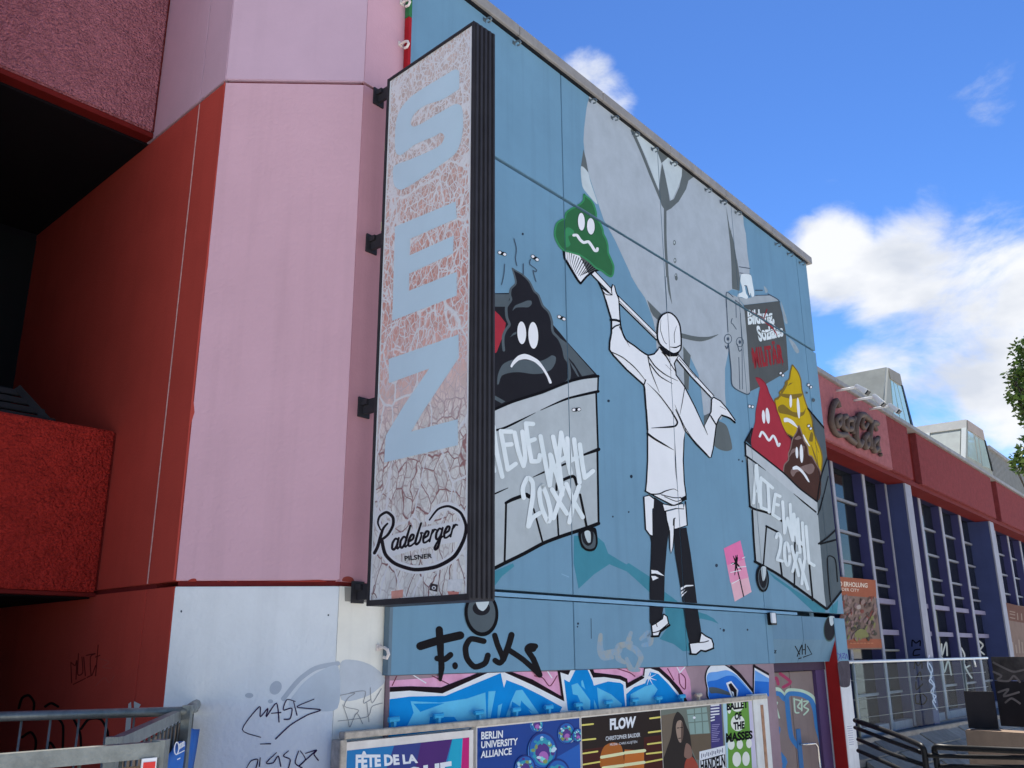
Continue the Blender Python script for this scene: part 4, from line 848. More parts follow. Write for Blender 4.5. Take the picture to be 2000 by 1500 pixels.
p.fill(GBLK, Z('M', (855, 470), (880, 500), (1010, 575), (1010, 800), (850, 800)), False).fill(GW, Z('M', (868, 520), (1010, 600), (1010, 800), (862, 800)), False).fill(pm('graffiti_mid', 92, 150, 222), Z('M', (872, 545), (1010, 625), (1010, 800), (866, 800)), False).fill(GS, Z('M', (870, 650), (1010, 660), (1010, 800), (866, 800)), False)
p.build('graffiti_piece', MB, 'smaller blue graffiti letters by the door')
# black scrawl
p = Paint(MU, .0012, mclip)
K2 = pm('spray_black', 24, 24, 28)
for q, wd, tp in ((Z('K', (405, 310), (600, 250), (795, 205)), 13.5, (1, 1)), (Z('K', (590, 150), (600, 300), (606, 430)), 12, (1, .8)), (Z('K', (606, 400), (612, 520), (600, 640)), 10, (1, .5)), (Z('K', (570, 430), (640, 440), (700, 395)), 9.5, (1, 1)), (Z('K', (1025, 262), (900, 240), (848, 320), (862, 430), (935, 512), (1035, 478), (1065, 400)), 9.4, (1, 1)), (Z('K', (1132, 205), (1160, 300), (1212, 430), (1180, 475), (1135, 450)), 9, (1, 1)), (Z('K', (1296, 200), (1268, 300), (1215, 440)), 10, (1, 1)), (Z('K', (1265, 345), (1400, 435), (1520, 540), (1572, 592)), 9, (1, 1)), (Z('K', (1570, 590), (1510, 440), (1450, 345), (1475, 310), (1528, 312)), 9.5, (1, 1))):
    p.stroke(K2, q, wd * 1.2, taper=tp)
p.fill(K2, ell(*Z('K', (745, 502))[0], 5.4, 7)); p.fill(K2, ell(*Z('K', (1505, 330))[0], 7, 7.5))
p.build('graffiti_scrawl', MB, 'thick black sprayed scrawl F.CK with an arrow')
SM = pm('red_smear', 140, 58, 54)
def Y5(*q): return [(340 + x / 5, 1100 + y / 5) for x, y in q]
for q in (Y5((135, 178), (150, 162), (180, 150), (212, 152), (215, 178)), Y5((420, 180), (435, 168), (452, 180)), Y5((590, 182), (600, 172), (612, 182)), Y5((880, 184), (1100, 176), (1300, 166), (1430, 164), (1465, 182))):
    p = Paint(PK, .0008); p.fill(SM, q); p.build('paint_smear', MB)
p = Paint(Frame(MU.p(0, 0, -.05), 40.138), .0008); p.fill(pm('rust_smear', 128, 62, 58), Y5((1645, 175), (1655, 140), (1700, 128), (1745, 145), (1755, 185))); p.build('paint_smear', MB)
p = Paint(Frame(MU.p(0, 0, -.05), 40.138), .0008); p.fill(pm('old_grey_coat', 124, 130, 134), Y5((1664, 232), (1900, 236), (1900, 385), (1668, 372)), False); p.build('paint_smear', MB)
# tags on the pale wall, strip and red wall
INK = pm('marker_ink', 46, 30, 66); GHOST = pm('grey_ghost', 160, 176, 196); FAINT = pm('faint_marker', 120, 128, 140)
p = Paint(PK, .0008); p.stroke(GHOST, Z('V', (760, 1095), (850, 985), (950, 915), (1080, 888)), 9)
p.fill(pm('ghost_light', 174, 192, 212), Z('V', (790, 1130), (870, 1010), (960, 940), (1082, 905), (1078, 1150), (900, 1160))); p.build('paint_ghost', MB)
for m_, q in ((GHOST, ell(*Z('V', (715, 1030))[0], 11, 14, 30)), (GHOST, ell(*Z('V', (560, 1075))[0], 8, 5)), (GHOST, ell(*Z('V', (685, 1110))[0], 5, 4)), (HOLE, ell(*Z('V', (162, 582))[0], 1.6, 2.4)), (HOLE, ell(*Z('V', (1024, 604))[0], 1.6, 1.8))):
    p = Paint(PK, .0008); p.fill(m_, q); p.build('paint_ghost', MB)
p = Paint(PK, .004)
for q in (Z('V', (628, 1320), (520, 1275), (620, 1140), (625, 1200), (670, 1150), (660, 1200), (720, 1120), (735, 1230)), Z('V', (690, 1180), (745, 1175)), Z('V', (830, 1110), (780, 1100), (760, 1160), (810, 1150), (800, 1210), (765, 1215)), Z('V', (820, 1110), (840, 1190)), Z('V', (940, 1097), (840, 1140), (890, 1150), (980, 1160), (900, 1190), (800, 1250), (715, 1330)), Z('V', (625, 1360), (685, 1358)),
          Z('V', (545, 1500), (570, 1460), (610, 1450), (600, 1500)), Z('V', (625, 1440), (620, 1490)), Z('V', (720, 1410), (660, 1470), (700, 1470), (730, 1430), (745, 1490)), Z('V', (790, 1400), (760, 1430), (800, 1450), (790, 1500)), Z('V', (850, 1400), (830, 1470), (870, 1500)), Z('V', (860, 1400), (890, 1450), (850, 1490), (950, 1400)), Z('V', (890, 1415), (955, 1395), (940, 1420), (965, 1455))):
    p.stroke(INK, q, 2.3, taper=(.7, 1.1))
p.build('graffiti_tag', MB, 'thin purple marker tags on the pale lower wall')
SF = Frame(MU.p(0, 0, -.05), 40.138)
p = Paint(SF, .0008)
p.fill(GHOST, Z('V', (1095, 885), (1180, 868), (1270, 895), (1340, 950), (1352, 1000), (1250, 1080), (1100, 1100)))
p.build('paint_ghost', MB)
p = Paint(SF, .003)
for q in (Z('V', (1088, 1075), (1180, 1060), (1140, 1090), (1120, 1140), (1200, 1160), (1180, 1190)), Z('V', (1150, 1060), (1240, 1050), (1230, 1120), (1270, 1100)), Z('V', (1270, 1030), (1280, 1120), (1335, 1035)), Z('V', (1080, 1225), (1250, 1200), (1280, 1140), (1340, 1120)), Z('V', (1110, 1130), (1140, 1220), (1150, 1260), (1190, 1180), (1225, 1240)), Z('V', (1250, 1120), (1262, 1230))): p.stroke(FAINT, q, 1.2)
p.build('graffiti_tag', MB, 'faint grey marker tags on the narrow return wall')
DKR = pm('dark_red_marker', 84, 30, 32); 
p = Paint(RD, .0008)
for q in (Z('W', (415, 880), (420, 1000)), Z('W', (415, 880), (440, 900), (450, 870), (445, 980)), Z('W', (460, 830), (455, 950), (485, 940), (480, 850)), Z('W', (490, 850), (500, 960)), Z('W', (505, 840), (560, 830), (530, 850), (535, 960), (560, 900)), Z('W', (575, 780), (560, 960)), Z('W', (560, 850), (585, 840)), Z('W', (430, 1010), (500, 975)), Z('W', (510, 970), (540, 955))): p.stroke(DKR, q, 2)
p.build('graffiti_tag', MB, 'dark red marker tag on the shaded red wall'); p = Paint(RD, .0008)
p.stroke(pm('pale_red_marker', 150, 84, 84), Z('W', (585, 860), (640, 880), (600, 910), (655, 915)), 1.2); p.build('graffiti_mark', MB); p = Paint(RD, .0008); p.stroke(pm('pale_red_marker', 150, 84, 84), Z('W', (560, 1020), (610, 970), (640, 1000), (670, 960)), 1.2)
p.build('graffiti_tag', MB, 'pale scratchy marks on the red wall'); p = Paint(RD, .0008)
for q in (Z('W', (110, 1150), (130, 1090), (170, 1075), (200, 1120), (190, 1200)), Z('W', (265, 1140), (300, 1120), (340, 1140)), Z('W', (345, 1215), (370, 1260), (365, 1430)), Z('W', (430, 1210), (470, 1300), (475, 1440)), Z('W', (475, 1270), (520, 1215), (590, 1215), (630, 1290), (630, 1400)), Z('W', (130, 1320), (180, 1290), (210, 1340), (200, 1440)), Z('W', (270, 1440), (290, 1350), (330, 1400))): p.stroke(K2, q, 5)
p.build('graffiti_tag', MB, 'big black looping graffiti low on the red wall'); p = Paint(RD, .0008)
p.fill(SHIRT, Z('W', (752, 1125), (768, 1112), (770, 1160), (750, 1165)), False).fill(SHIRT, Z('W', (785, 1108), (825, 1128), (812, 1150), (785, 1150)), False); p.build('paint_scar', MB); p = Paint(RD, .0008); p.fill(SHIRT, Z('W', (740, 1200), (770, 1195), (760, 1320), (730, 1325)), False)
p.build('paint_scar', MB)

# ------------------------------------------------------------------ pylon sign
SGN = thing('pylon_sign', 'tall double-sided black-framed sign reading SEZ with a beer logo, cracked film', 'sign', SG.p(0, 2.6))
zs0, zs1 = SG.hit(715, 1184)[1], SG.hit(757, 160)[1]
uS1 = SG.hit(922, 600)[0]
zsr = SG.hit(926, 36)[1]
print('sign', zs0, zs1, zsr, uS1, SG.hit(918, 1171), SG.hit(715, 1184))
zs1 = (zs1 + zsr) / 2; DEP = .20
SBLK = mat('sign_frame_black', (46, 48, 56), rough=.45, var=.15, scale=8)
fw_ = .022
def sbox(n, u0, u1, z0, z1, o0, o1, m, bev=0, par=None): return box(n, SG, u0, u1, z0, z1, o0, o1, m, par or SGN, bev)
sbox('frame', 0, fw_, zs0, zs1, -DEP, .006, SBLK, .003); sbox('frame', uS1 - fw_, uS1, zs0, zs1, -DEP, .006, SBLK, .003)
sbox('frame', fw_, uS1 - fw_, zs0, zs0 + fw_ * 1.6, -DEP, .006, SBLK, .003); sbox('frame', fw_, uS1 - fw_, zs1 - fw_, zs1, -DEP, .006, SBLK, .003)
for k in range(5): sbox('rib', uS1 - .004, uS1 + .012, zs0 + .01, zs1 - .01, -DEP + .008 + k * .040, -DEP + .030 + k * .040, SBLK, .004)
def film():
    m = bpy.data.materials.new('cracked_film'); m.use_nodes = True; t = m.node_tree; b = t.nodes['Principled BSDF']; b.inputs['Roughness'].default_value = .35
    L = t.links.new
    tcn = t.nodes.new('ShaderNodeTexCoord')
    no = t.nodes.new('ShaderNodeTexNoise'); no.inputs['Scale'].default_value = 5; no.inputs['Detail'].default_value = 3; L(tcn.outputs['Object'], no.inputs['Vector'])
    sb = t.nodes.new('ShaderNodeVectorMath'); sb.operation = 'SUBTRACT'; sb.inputs[1].default_value = (.5, .5, .5); L(no.outputs['Color'], sb.inputs[0])
    sc_ = t.nodes.new('ShaderNodeVectorMath'); sc_.operation = 'SCALE'; sc_.inputs['Scale'].default_value = .09; L(sb.outputs[0], sc_.inputs[0])
    ad = t.nodes.new('ShaderNodeVectorMath'); L(tcn.outputs['Object'], ad.inputs[0]); L(sc_.outputs[0], ad.inputs[1])
    sx = t.nodes.new('ShaderNodeSeparateXYZ'); L(tcn.outputs['Object'], sx.inputs[0])
    hz = t.nodes.new('ShaderNodeMapRange'); hz.inputs['From Min'].default_value = zs0; hz.inputs['From Max'].default_value = zs1; L(sx.outputs['Z'], hz.inputs['Value'])
    def crack(scale, w):
        mp = t.nodes.new('ShaderNodeMapping'); mp.inputs['Scale'].default_value = (1, 1, .62); L(ad.outputs[0], mp.inputs[0])
        v = t.nodes.new('ShaderNodeTexVoronoi'); v.feature = 'DISTANCE_TO_EDGE'; v.inputs['Scale'].default_value = scale; L(mp.outputs[0], v.inputs['Vector'])
        r = t.nodes.new('ShaderNodeMapRange'); r.inputs['From Min'].default_value = w * .55; r.inputs['From Max'].default_value = w * 1.3; r.inputs['To Min'].default_value = 1; r.inputs['To Max'].default_value = 0
        L(v.outputs['Distance'], r.inputs['Value']); return r.outputs[0]
    c1, c2, c3 = crack(8, .022), crack(19, .05), crack(36, .075)
    # fine cracks only where the film is most weathered (upper part)
    f3 = t.nodes.new('ShaderNodeMath'); f3.operation = 'MULTIPLY'; L(c3, f3.inputs[0]); L(hz.outputs[0], f3.inputs[1])
    lw = t.nodes.new('ShaderNodeMapRange'); lw.inputs['From Min'].default_value = .05; lw.inputs['From Max'].default_value = .42; lw.inputs['To Min'].default_value = .28; L(hz.outputs[0], lw.inputs['Value'])
    f2 = t.nodes.new('ShaderNodeMath'); f2.operation = 'MULTIPLY'; L(c2, f2.inputs[0]); L(lw.outputs[0], f2.inputs[1])
    mx1 = t.nodes.new('ShaderNodeMath'); mx1.operation = 'MAXIMUM'; L(c1, mx1.inputs[0]); L(f2.outputs[0], mx1.inputs[1])
    mx2 = t.nodes.new('ShaderNodeMath'); mx2.operation = 'MAXIMUM'; L(mx1.outputs[0], mx2.inputs[0]); L(f3.outputs[0], mx2.inputs[1])
    # flake colour from the top (grey beige) through brown to pinkish white (bottom)
    rp = t.nodes.new('ShaderNodeValToRGB'); e = rp.color_ramp.elements
    e[0].position = .0; e[0].color = alb(228, 212, 222) + (1,); e[1].position = 1; e[1].color = alb(184, 180, 184) + (1,)
    for ps, c in ((.27, (226, 210, 220)), (.38, (206, 172, 174)), (.5, (182, 140, 138)), (.68, (182, 154, 152)), (.82, (176, 170, 174))): q = e.new(ps); q.color = alb(*c) + (1,)
    L(hz.outputs[0], rp.inputs[0])
    vc = t.nodes.new('ShaderNodeTexVoronoi'); vc.inputs['Scale'].default_value = 21; mpc = t.nodes.new('ShaderNodeMapping'); mpc.inputs['Scale'].default_value = (1, 1, .62); L(ad.outputs[0], mpc.inputs[0]); L(mpc.outputs[0], vc.inputs['Vector'])
    hs = t.nodes.new('ShaderNodeHueSaturation'); L(rp.outputs[0], hs.inputs['Color'])
    vr = t.nodes.new('ShaderNodeMapRange'); vr.inputs['To Min'].default_value = .86; vr.inputs['To Max'].default_value = 1.08; sc2 = t.nodes.new('ShaderNodeSeparateColor'); L(vc.outputs['Color'], sc2.inputs[0]); L(sc2.outputs[0], vr.inputs['Value']); L(vr.outputs[0], hs.inputs['Value'])
    # cracks: white paper above, brown gaps with pale lips below
    cr = t.nodes.new('ShaderNodeValToRGB'); e = cr.color_ramp.elements
    e[0].position = .0; e[0].color = alb(112, 84, 90) + (1,); e[1].position = .48; e[1].color = alb(222, 228, 240) + (1,); q = e.new(.25); q.color = alb(140, 112, 118) + (1,); q = e.new(.38); q.color = alb(196, 198, 214) + (1,)
    L(hz.outputs[0], cr.inputs[0])
    cm = t.nodes.new('ShaderNodeMix'); cm.data_type = 'RGBA'; L(mx2.outputs[0], cm.inputs[0]); L(hs.outputs[0], cm.inputs[6]); L(cr.outputs[0], cm.inputs[7])
    # big pale tears
    c0 = crack(3.6, .022)
    cm2 = t.nodes.new('ShaderNodeMix'); cm2.data_type = 'RGBA'; L(c0, cm2.inputs[0]); L(cm.outputs[2], cm2.inputs[6]); cm2.inputs[7].default_value = alb(206, 216, 234) + (1,)
    L(cm2.outputs[2], b.inputs['Base Color'])
    bp = t.nodes.new('ShaderNodeBump'); bp.inputs['Strength'].default_value = .6; bp.inputs['Distance'].default_value = .004; L(mx2.outputs[0], bp.inputs['Height']); L(bp.outputs[0], b.inputs['Normal'])
    return m
face = sbox('face_panel', fw_, uS1 - fw_, zs0 + fw_ * 1.6, zs1 - fw_, -.03, -.006, film())
sbox('back_panel', fw_, uS1 - fw_, zs0 + fw_ * 1.6, zs1 - fw_, -DEP + .006, -DEP + .03, film())
sbox('pale_margin', uS1 - fw_ - .022, uS1 - fw_ - .001, zs0 + fw_ * 1.7, zs1 - fw_ * 1.1, -.0055, -.0045, mat('margin_white', (205, 212, 226), var=.12, scale=14), par=face)
sbox('pale_margin', fw_ + .001, fw_ + .016, zs0 + fw_ * 1.7, zs1 - fw_ * 1.1, -.0055, -.0045, mat('margin_white', (205, 212, 226)), par=face)
LET = mat('sign_letter_blue', (168, 201, 255), rough=.35, var=.03, scale=3)
p = Paint(SG, -.0045)
p.fill(LET, Z('S', (880, 515), (905, 510), (925, 530), (925, 640), (905, 665), (800, 730), (680, 770), (600, 830), (570, 895), (588, 927), (640, 910), (740, 850), (880, 770), (925, 765), (948, 800), (955, 900), (945, 1000), (905, 1115), (800, 1200), (700, 1270), (580, 1350), (500, 1390), (455, 1365), (440, 1300), (450, 1215), (560, 1170), (700, 1110), (790, 1060), (817, 1000), (790, 973), (740, 1000), (600, 1060), (500, 1135), (460, 1110), (455, 1000), (465, 880), (500, 790), (560, 720), (640, 660), (780, 575)))
p.build('letter', SGN, 'pale blue letter S')
p = Paint(SG, -.0045); p.fill(LET, Z('T', (455, 160), (900, -25), (908, 100), (565, 250), (562, 370), (885, 225), (882, 355), (560, 505), (556, 630), (908, 490), (908, 665), (435, 850)), False); p.build('letter', SGN, 'pale blue letter E')
p = Paint(SG, -.0045); p.fill(LET, Z('T', (410, 1130), (922, 950), (922, 1120), (670, 1500), 'U', (575, 160), (915, 70), (917, 260), (375, 388), (388, 190), 'T', (520, 1470), (705, 1200), (410, 1307)), False); p.build('letter', SGN, 'pale blue letter Z')
# brewery script: halo, swoosh, letters
p = Paint(SG, -.0044)
INKB = mat('logo_black', (24, 24, 32), rough=.4, var=.05); HALO = mat('logo_halo', (198, 216, 236), rough=.4, var=.04)
sw = Z('U', (360, 960), (385, 1060), (460, 1130), (600, 1172), (760, 1150), (890, 1075), (960, 950), (975, 850), (935, 755), (850, 708), (770, 730), (708, 808)); Rb = Z('U', (305, 1050), (330, 1000), (365, 880), (400, 835)); Rw = Z('U', (350, 880), (330, 830), (345, 780), (395, 752), (440, 790), (440, 850), (400, 920), (345, 960))
p.stroke(HALO, sw, 17).stroke(HALO, Rw, 13).stroke(HALO, Rb, 13).stroke(HALO, Z('U', (430, 1000), (600, 950), (920, 890)), 40)
p.stroke(INKB, sw, 7.6, taper=(.9, .45)).stroke(INKB, Rw, 6, taper=(.5, .8)).stroke(INKB, Rb, 6.4, taper=(1, .6))
GLY = dict(a=([(.55, .5), (.3, .6), (.08, .4), (.1, .1), (.3, 0), (.5, .2), (.6, .6)], [(.6, .6), (.52, .15), (.62, 0), (.8, .12)]), d=([(.55, .5), (.3, .6), (.08, .4), (.1, .1), (.3, 0), (.5, .2), (.6, .5)], [(.78, 1.15), (.52, .15), (.62, 0), (.8, .12)]),
           e=([(.1, .25), (.45, .35), (.5, .55), (.28, .6), (.08, .3), (.15, .02), (.4, 0), (.72, .14)],), b=([(.42, 1.15), (.12, .2), (.25, 0), (.5, .12), (.6, .45), (.5, .6), (.72, .56)],), r=([(.08, 0), (.22, .62)], [(.17, .4), (.38, .6), (.6, .56)]), g=([(.55, .5), (.3, .6), (.08, .4), (.1, .1), (.3, 0), (.5, .2), (.6, .6)], [(.6, .6), (.42, -.35), (.2, -.55), (.08, -.42), (.3, -.12), (.72, .12)]))
x = 0
for ch in 'adeberger':
    wch = {'r': .56, 'e': .62}.get(ch, .74)
    for st in GLY[ch]:
        q = []
        for gx, gy in st:
            X_ = (x + gx + gy * .22) / 6.25; q.append(Z('U', (425 + X_ * 500, 1030 - X_ * 115 - gy * 128))[0])
        p.stroke(INKB, q, 5.0, taper=(.8, .6))
    x += wch
p.text(INKB, 'PILSNER', Z('U', (523, 1073), (727, 1052), (727, 1087), (527, 1108)), bold=.025)
p.build('beer_logo', SGN, 'black script beer logo Radeberger Pilsner with a swoosh')
for nm, q, c in (('sticker', Z('U', (715, 1270), (770, 1283), (765, 1335), (708, 1322)), (52, 50, 58)), ('sticker', Z('U', (845, 1245), (952, 1240), (945, 1330), (838, 1325)), (190, 206, 222)), ('sticker', Z('U', (428, 1330), (515, 1318), (512, 1375), (430, 1388)), (196, 146, 142)), ('sticker', Z('U', (838, 1330), (925, 1335), (918, 1370), (850, 1365)), (190, 130, 128))):
    p = Paint(SG, -.0040); p.fill(mat('sticker_%d_%d' % (c[0], c[1]), c, rough=.5, var=.15, scale=30), q, False)
    if c[0] == 52: p.fill(WHT, ell(*Z('U', (740, 1305))[0], 4, 3.5)).fill(BLK, ell(*Z('U', (740, 1306))[0], 2, 2))
    p.build(nm, SGN)
for px, py in ((738, 192), (724, 478), (709, 797), (697, 1157)):
    u, z = MU.hit(px, py, -.05)
    bm = bmesh.new(); fbox(bm, MU, u - .05, u + .05, z - .07, z + .07, -.049, -.035); fbox(bm, MU, u - .012, u + .012, z - .05, z + .05, -.034, .14); fbox(bm, MU, u - .03, u + .03, z + .012, z + .05, -.034, .02); fixn(bm)
    obj('bracket', bm, SBLK, SGN)
# flakes of peeling film at the left edge
for px, py in ((750, 285), (743, 440)):
    u, z = SG.hit(px, py); bm = bmesh.new(); fbox(bm, SG, u - .01, u + .008, z - .035, z + .035, -.03, -.012); fixn(bm); obj('peeled_flake', bm, mat('flake_cream', (222, 206, 176)), SGN)

# ------------------------------------------------------------------ poster boards
BO = .075
BRD = thing('poster_rail', 'weathered pale metal rail with blue clips above the posters', 'poster rail', MU.p(0, 1.8, 0))
u0b, u1b = -1.69, MU.hit(1497, 1360, BO)[0]
zp = 1.795
FRM = mat('poster_frame_grey', (158, 158, 156), rough=.55, var=.32, scale=14, streak=.35)
box('rail', MU, u0b, u1b, zp, zp + .040, .03, BO + .014, FRM, BRD, bev=.004)
for i, (px, py) in enumerate(Z('K', (160, 1085), (595, 1045), (990, 1015), (1350, 985), (1670, 950), 'L', (460, 915), (755, 900), (1010, 880), (1240, 868), (1470, 855), 'M', (330, 825))):
    u, z = MU.hit(px, py, .04)
    bm = bmesh.new(); tube(bm, [MU.p(u - .05, zp + .085, .03), MU.p(u + .02, zp + .09, .05)], .018, 8); fbox(bm, MU, u - .02, u + .0, zp + .02, zp + .08, .02, .05); fixn(bm)
    obj('clip', bm, mat('clip_blue', (50, 150, 210), rough=.4) if i < 10 else FRM, BRD, smooth=False)
def poster(label, pxl, pxr, ztop, draw, tilt=0, base=(240, 240, 240), gap=.012, mg=.008):
    ul = MU.hit(pxl, 1400, BO)[0] + gap; ur = MU.hit(pxr, 1400, BO)[0] - gap
    t = thing('poster', label, 'poster', MU.p((ul + ur) / 2, .15, .05), 'posters on the board')
    bm = bmesh.new(); fbox(bm, MU, ul, ur, .12, ztop, .02, BO - .001); fixn(bm); obj('board', bm, mat('poster_border', (196, 200, 206), rough=.5, var=.1, scale=6), t)
    PF = Frame(MU.p(0, 0, BO), 40.138)
    def clip(bm):
        for co, no in ((MU.p(ul + mg, 0), -MU.e), (MU.p(ur - mg, 0), MU.e), (Vector((0, 0, ztop - mg - .002)), Vector((0, 0, 1))), (Vector((0, 0, .14)), Vector((0, 0, -1)))):
            bmesh.ops.bisect_plane(bm, geom=bm.verts[:] + bm.edges[:] + bm.faces[:], dist=1e-6, plane_co=co, plane_no=no, clear_outer=True)
    p = Paint(PF, .0005, clip)
    draw(p, ul, ur, ztop); p.build('print', t)
    return t
def px_of(u, z, o=BO):
    q = MU.p(u, z, o) - C0; d = q.dot(FW); return (1000 + FPX * q.dot(RT) / d, 750 - FPX * q.dot(UP) / d)
def rect(u0, u1, z0, z1): return [px_of(u0, z0), px_of(u1, z0), px_of(u1, z1), px_of(u0, z1)]
def pp(name, *rgb, **k): return mat(name, rgb, rough=.4, var=.04, **k)
def d_fete(p, a, b, zt):
    p.fill(pp('fete_blue', 30, 110, 176), rect(a, b, .1, zt), False)
    p.fill(pp('fete_navy', 44, 58, 128), [px_of(a + .45, zt), px_of(a + .72, zt), px_of(a + .3, .1), px_of(a - .3, .1)], False)
    p.fill(pp('fete_purple', 66, 34, 108), [px_of(a + .68, zt), px_of(a + .98, zt), px_of(a + .62, .9), px_of(a + .45, .1), px_of(a + .2, .1)], False)
    p.fill(pp('fete_cyan', 20, 150, 190), [px_of(a + .98, zt), px_of(a + 1.07, zt), px_of(a + .95, .1), px_of(a + .45, .1)], False)
    p.fill(pp('fete_magenta', 170, 24, 112), [px_of(a + 1.07, zt), px_of(b, zt), px_of(b, .1), px_of(a + .95, .1)], False)
    p.text(WHT, 'FÊTE DE LA', Z('V', (1185, 1400), 'K', (365, 1348), (383, 1450), 'V', (1183, 1505)), bold=.05)
    p.text(WHT, 'MUSIQUE', [(690, 1516), (882, 1486), (884, 1532), (690, 1562)], bold=.05)
    p.fill(WHT, [px_of(a + .1, .2), px_of(a + .9, .2), px_of(a + .9, .35), px_of(a + .1, .35)], False)
def bubble(p, x, y, r, seed):
    rnd = random.Random(seed)
    p.fill(pp('bub_dark', 26, 46, 120), ell(x, y, r * .92, r * 1.15)); p.fill(pp('bub_blue', 30, 92, 176), ell(x, y, r * .8, r * 1.02)); p.fill(pp('bub_teal', 44, 140, 172), ell(x + r * .05, y + r * .1, r * .62, r * .8)); p.fill(pp('bub_violet', 70, 50, 128), ell(x, y + r * .15, r * .45, r * .6)); p.fill(pp('bub_mauve', 150, 96, 176), ell(x + r * .05, y + r * .4, r * .3, r * .36))
    for k in range(26):
        a = rnd.random() * 6.28; d = r * (.5 + rnd.random() * .35)
        p.fill(rnd.choice([pp('bub_mint', 110, 196, 206), pp('bub_pale', 170, 200, 226), pp('bub_teal', 44, 140, 172), pp('bub_violet', 70, 50, 128), pp('bub_gold', 120, 140, 90)]), ell(x + d * math.cos(a) * .85, y + d * math.sin(a), r * .07 + rnd.random() * r * .08, r * .08 + rnd.random() * r * .08, n=8))
    e_ = ell(x, y, r * .88, r * 1.1); p.stroke(pp('bub_rim', 60, 120, 196), e_[6:14], r * .08, taper=(.1, .1)); p.stroke(pp('bub_pale', 170, 200, 226), e_[2:5], r * .06, taper=(.1, .1))
def d_bua(p, a, b, zt):
    p.fill(pp('bua_blue', 30, 88, 176), rect(a, b, .1, zt), False)
    p.fill(pp('bua_deep', 22, 60, 140), [px_of(a, zt), px_of(b, zt), px_of(b, zt - .2), px_of(a, zt - .5)], False)
    for i, (x, y, r) in enumerate(Z_r(((1545, 1070, 75), (1835, 1160, 95), (1600, 1330, 160), (1430, 1500, 110), (1945, 1180, 60), (1750, 1560, 130)))): bubble(p, x, y, r, i)
    for t, y0 in (('BERLIN', 0), ('UNIVERSITY', 1), ('ALLIANCE', 2)):
        q = {'BERLIN': ((1000, 1148), (1212, 1132), (1210, 1205), (1000, 1222)), 'UNIVERSITY': ((1000, 1240), (1358, 1205), (1356, 1275), (998, 1310)), 'ALLIANCE': ((998, 1335), (1298, 1300), (1296, 1370), (995, 1405))}[t]
        p.text(WHT, t, Z('K', *q), bold=.03)
def Z_r(L): return [(740 + x / 5, 1200 + y / 5, r / 5) for x, y, r in L]
def d_flow(p, a, b, zt):
    BKP = pp('flow_black', 30, 20, 20); p.fill(BKP, rect(a, b, .1, zt), False)
    p.fill(pp('flow_maroon', 58, 18, 16), [px_of(a, zt - .25), px_of(a + .3, zt - .25), px_of(a + .38, .1), px_of(a, .1)], False).fill(pp('flow_maroon', 58, 18, 16), [px_of(b - .3, zt - .22), px_of(b, zt - .22), px_of(b, .1), px_of(b - .35, .1)], False)
    p.fill(pp('flow_rust', 150, 48, 22), [px_of(b - .5, zt - .7), px_of(b, zt - .6), px_of(b, .1), px_of(b - .6, .1)], False)
    p.fill(pp('flow_amber', 150, 88, 34), Z('L', (700, 1290), (790, 1250), (870, 1290), (900, 1480), (900, 1500), (680, 1500), (660, 1400)))
    p.fill(pp('flow_amber2', 170, 98, 40), Z('L', (900, 1320), (1090, 1330), (1090, 1500), (895, 1500)), False)
    YL = pp('flow_yellow', 226, 196, 108)
    for q in (((470, 1083), (592, 1070)), ((470, 1230), (615, 1215)), ((472, 1362), (635, 1338)), ((475, 1470), (655, 1440)), ((1148, 1016), (1250, 1003)), ((1135, 1153), (1255, 1138)), ((1125, 1268), (1260, 1250)), ((1115, 1362), (1262, 1345)), ((1108, 1445), (1265, 1415))): p.stroke(YL, Z('L', *q), 3.2)
    for q in (((675, 1395), (885, 1358)), ((905, 1352), (1095, 1330)), ((690, 1500), (885, 1475)), ((905, 1470), (1090, 1445))): p.stroke(pp('flow_cream', 224, 208, 170), Z('L', *q), 6)
    p.text(WHT, 'FLOW', Z('L', (755, 1018), (1013, 992), (1005, 1105), (757, 1132)), bold=.05)
    p.text(WHT, 'CHRISTOPHER BAUDER', Z('L', (715, 1193), (1052, 1155), (1052, 1195), (715, 1235)), bold=.01)
    p.text(WHT, 'MUSIK: CHRIS KUIJTEN', Z('L', (757, 1262), (1022, 1230), (1022, 1262), (757, 1290)), bold=.0)
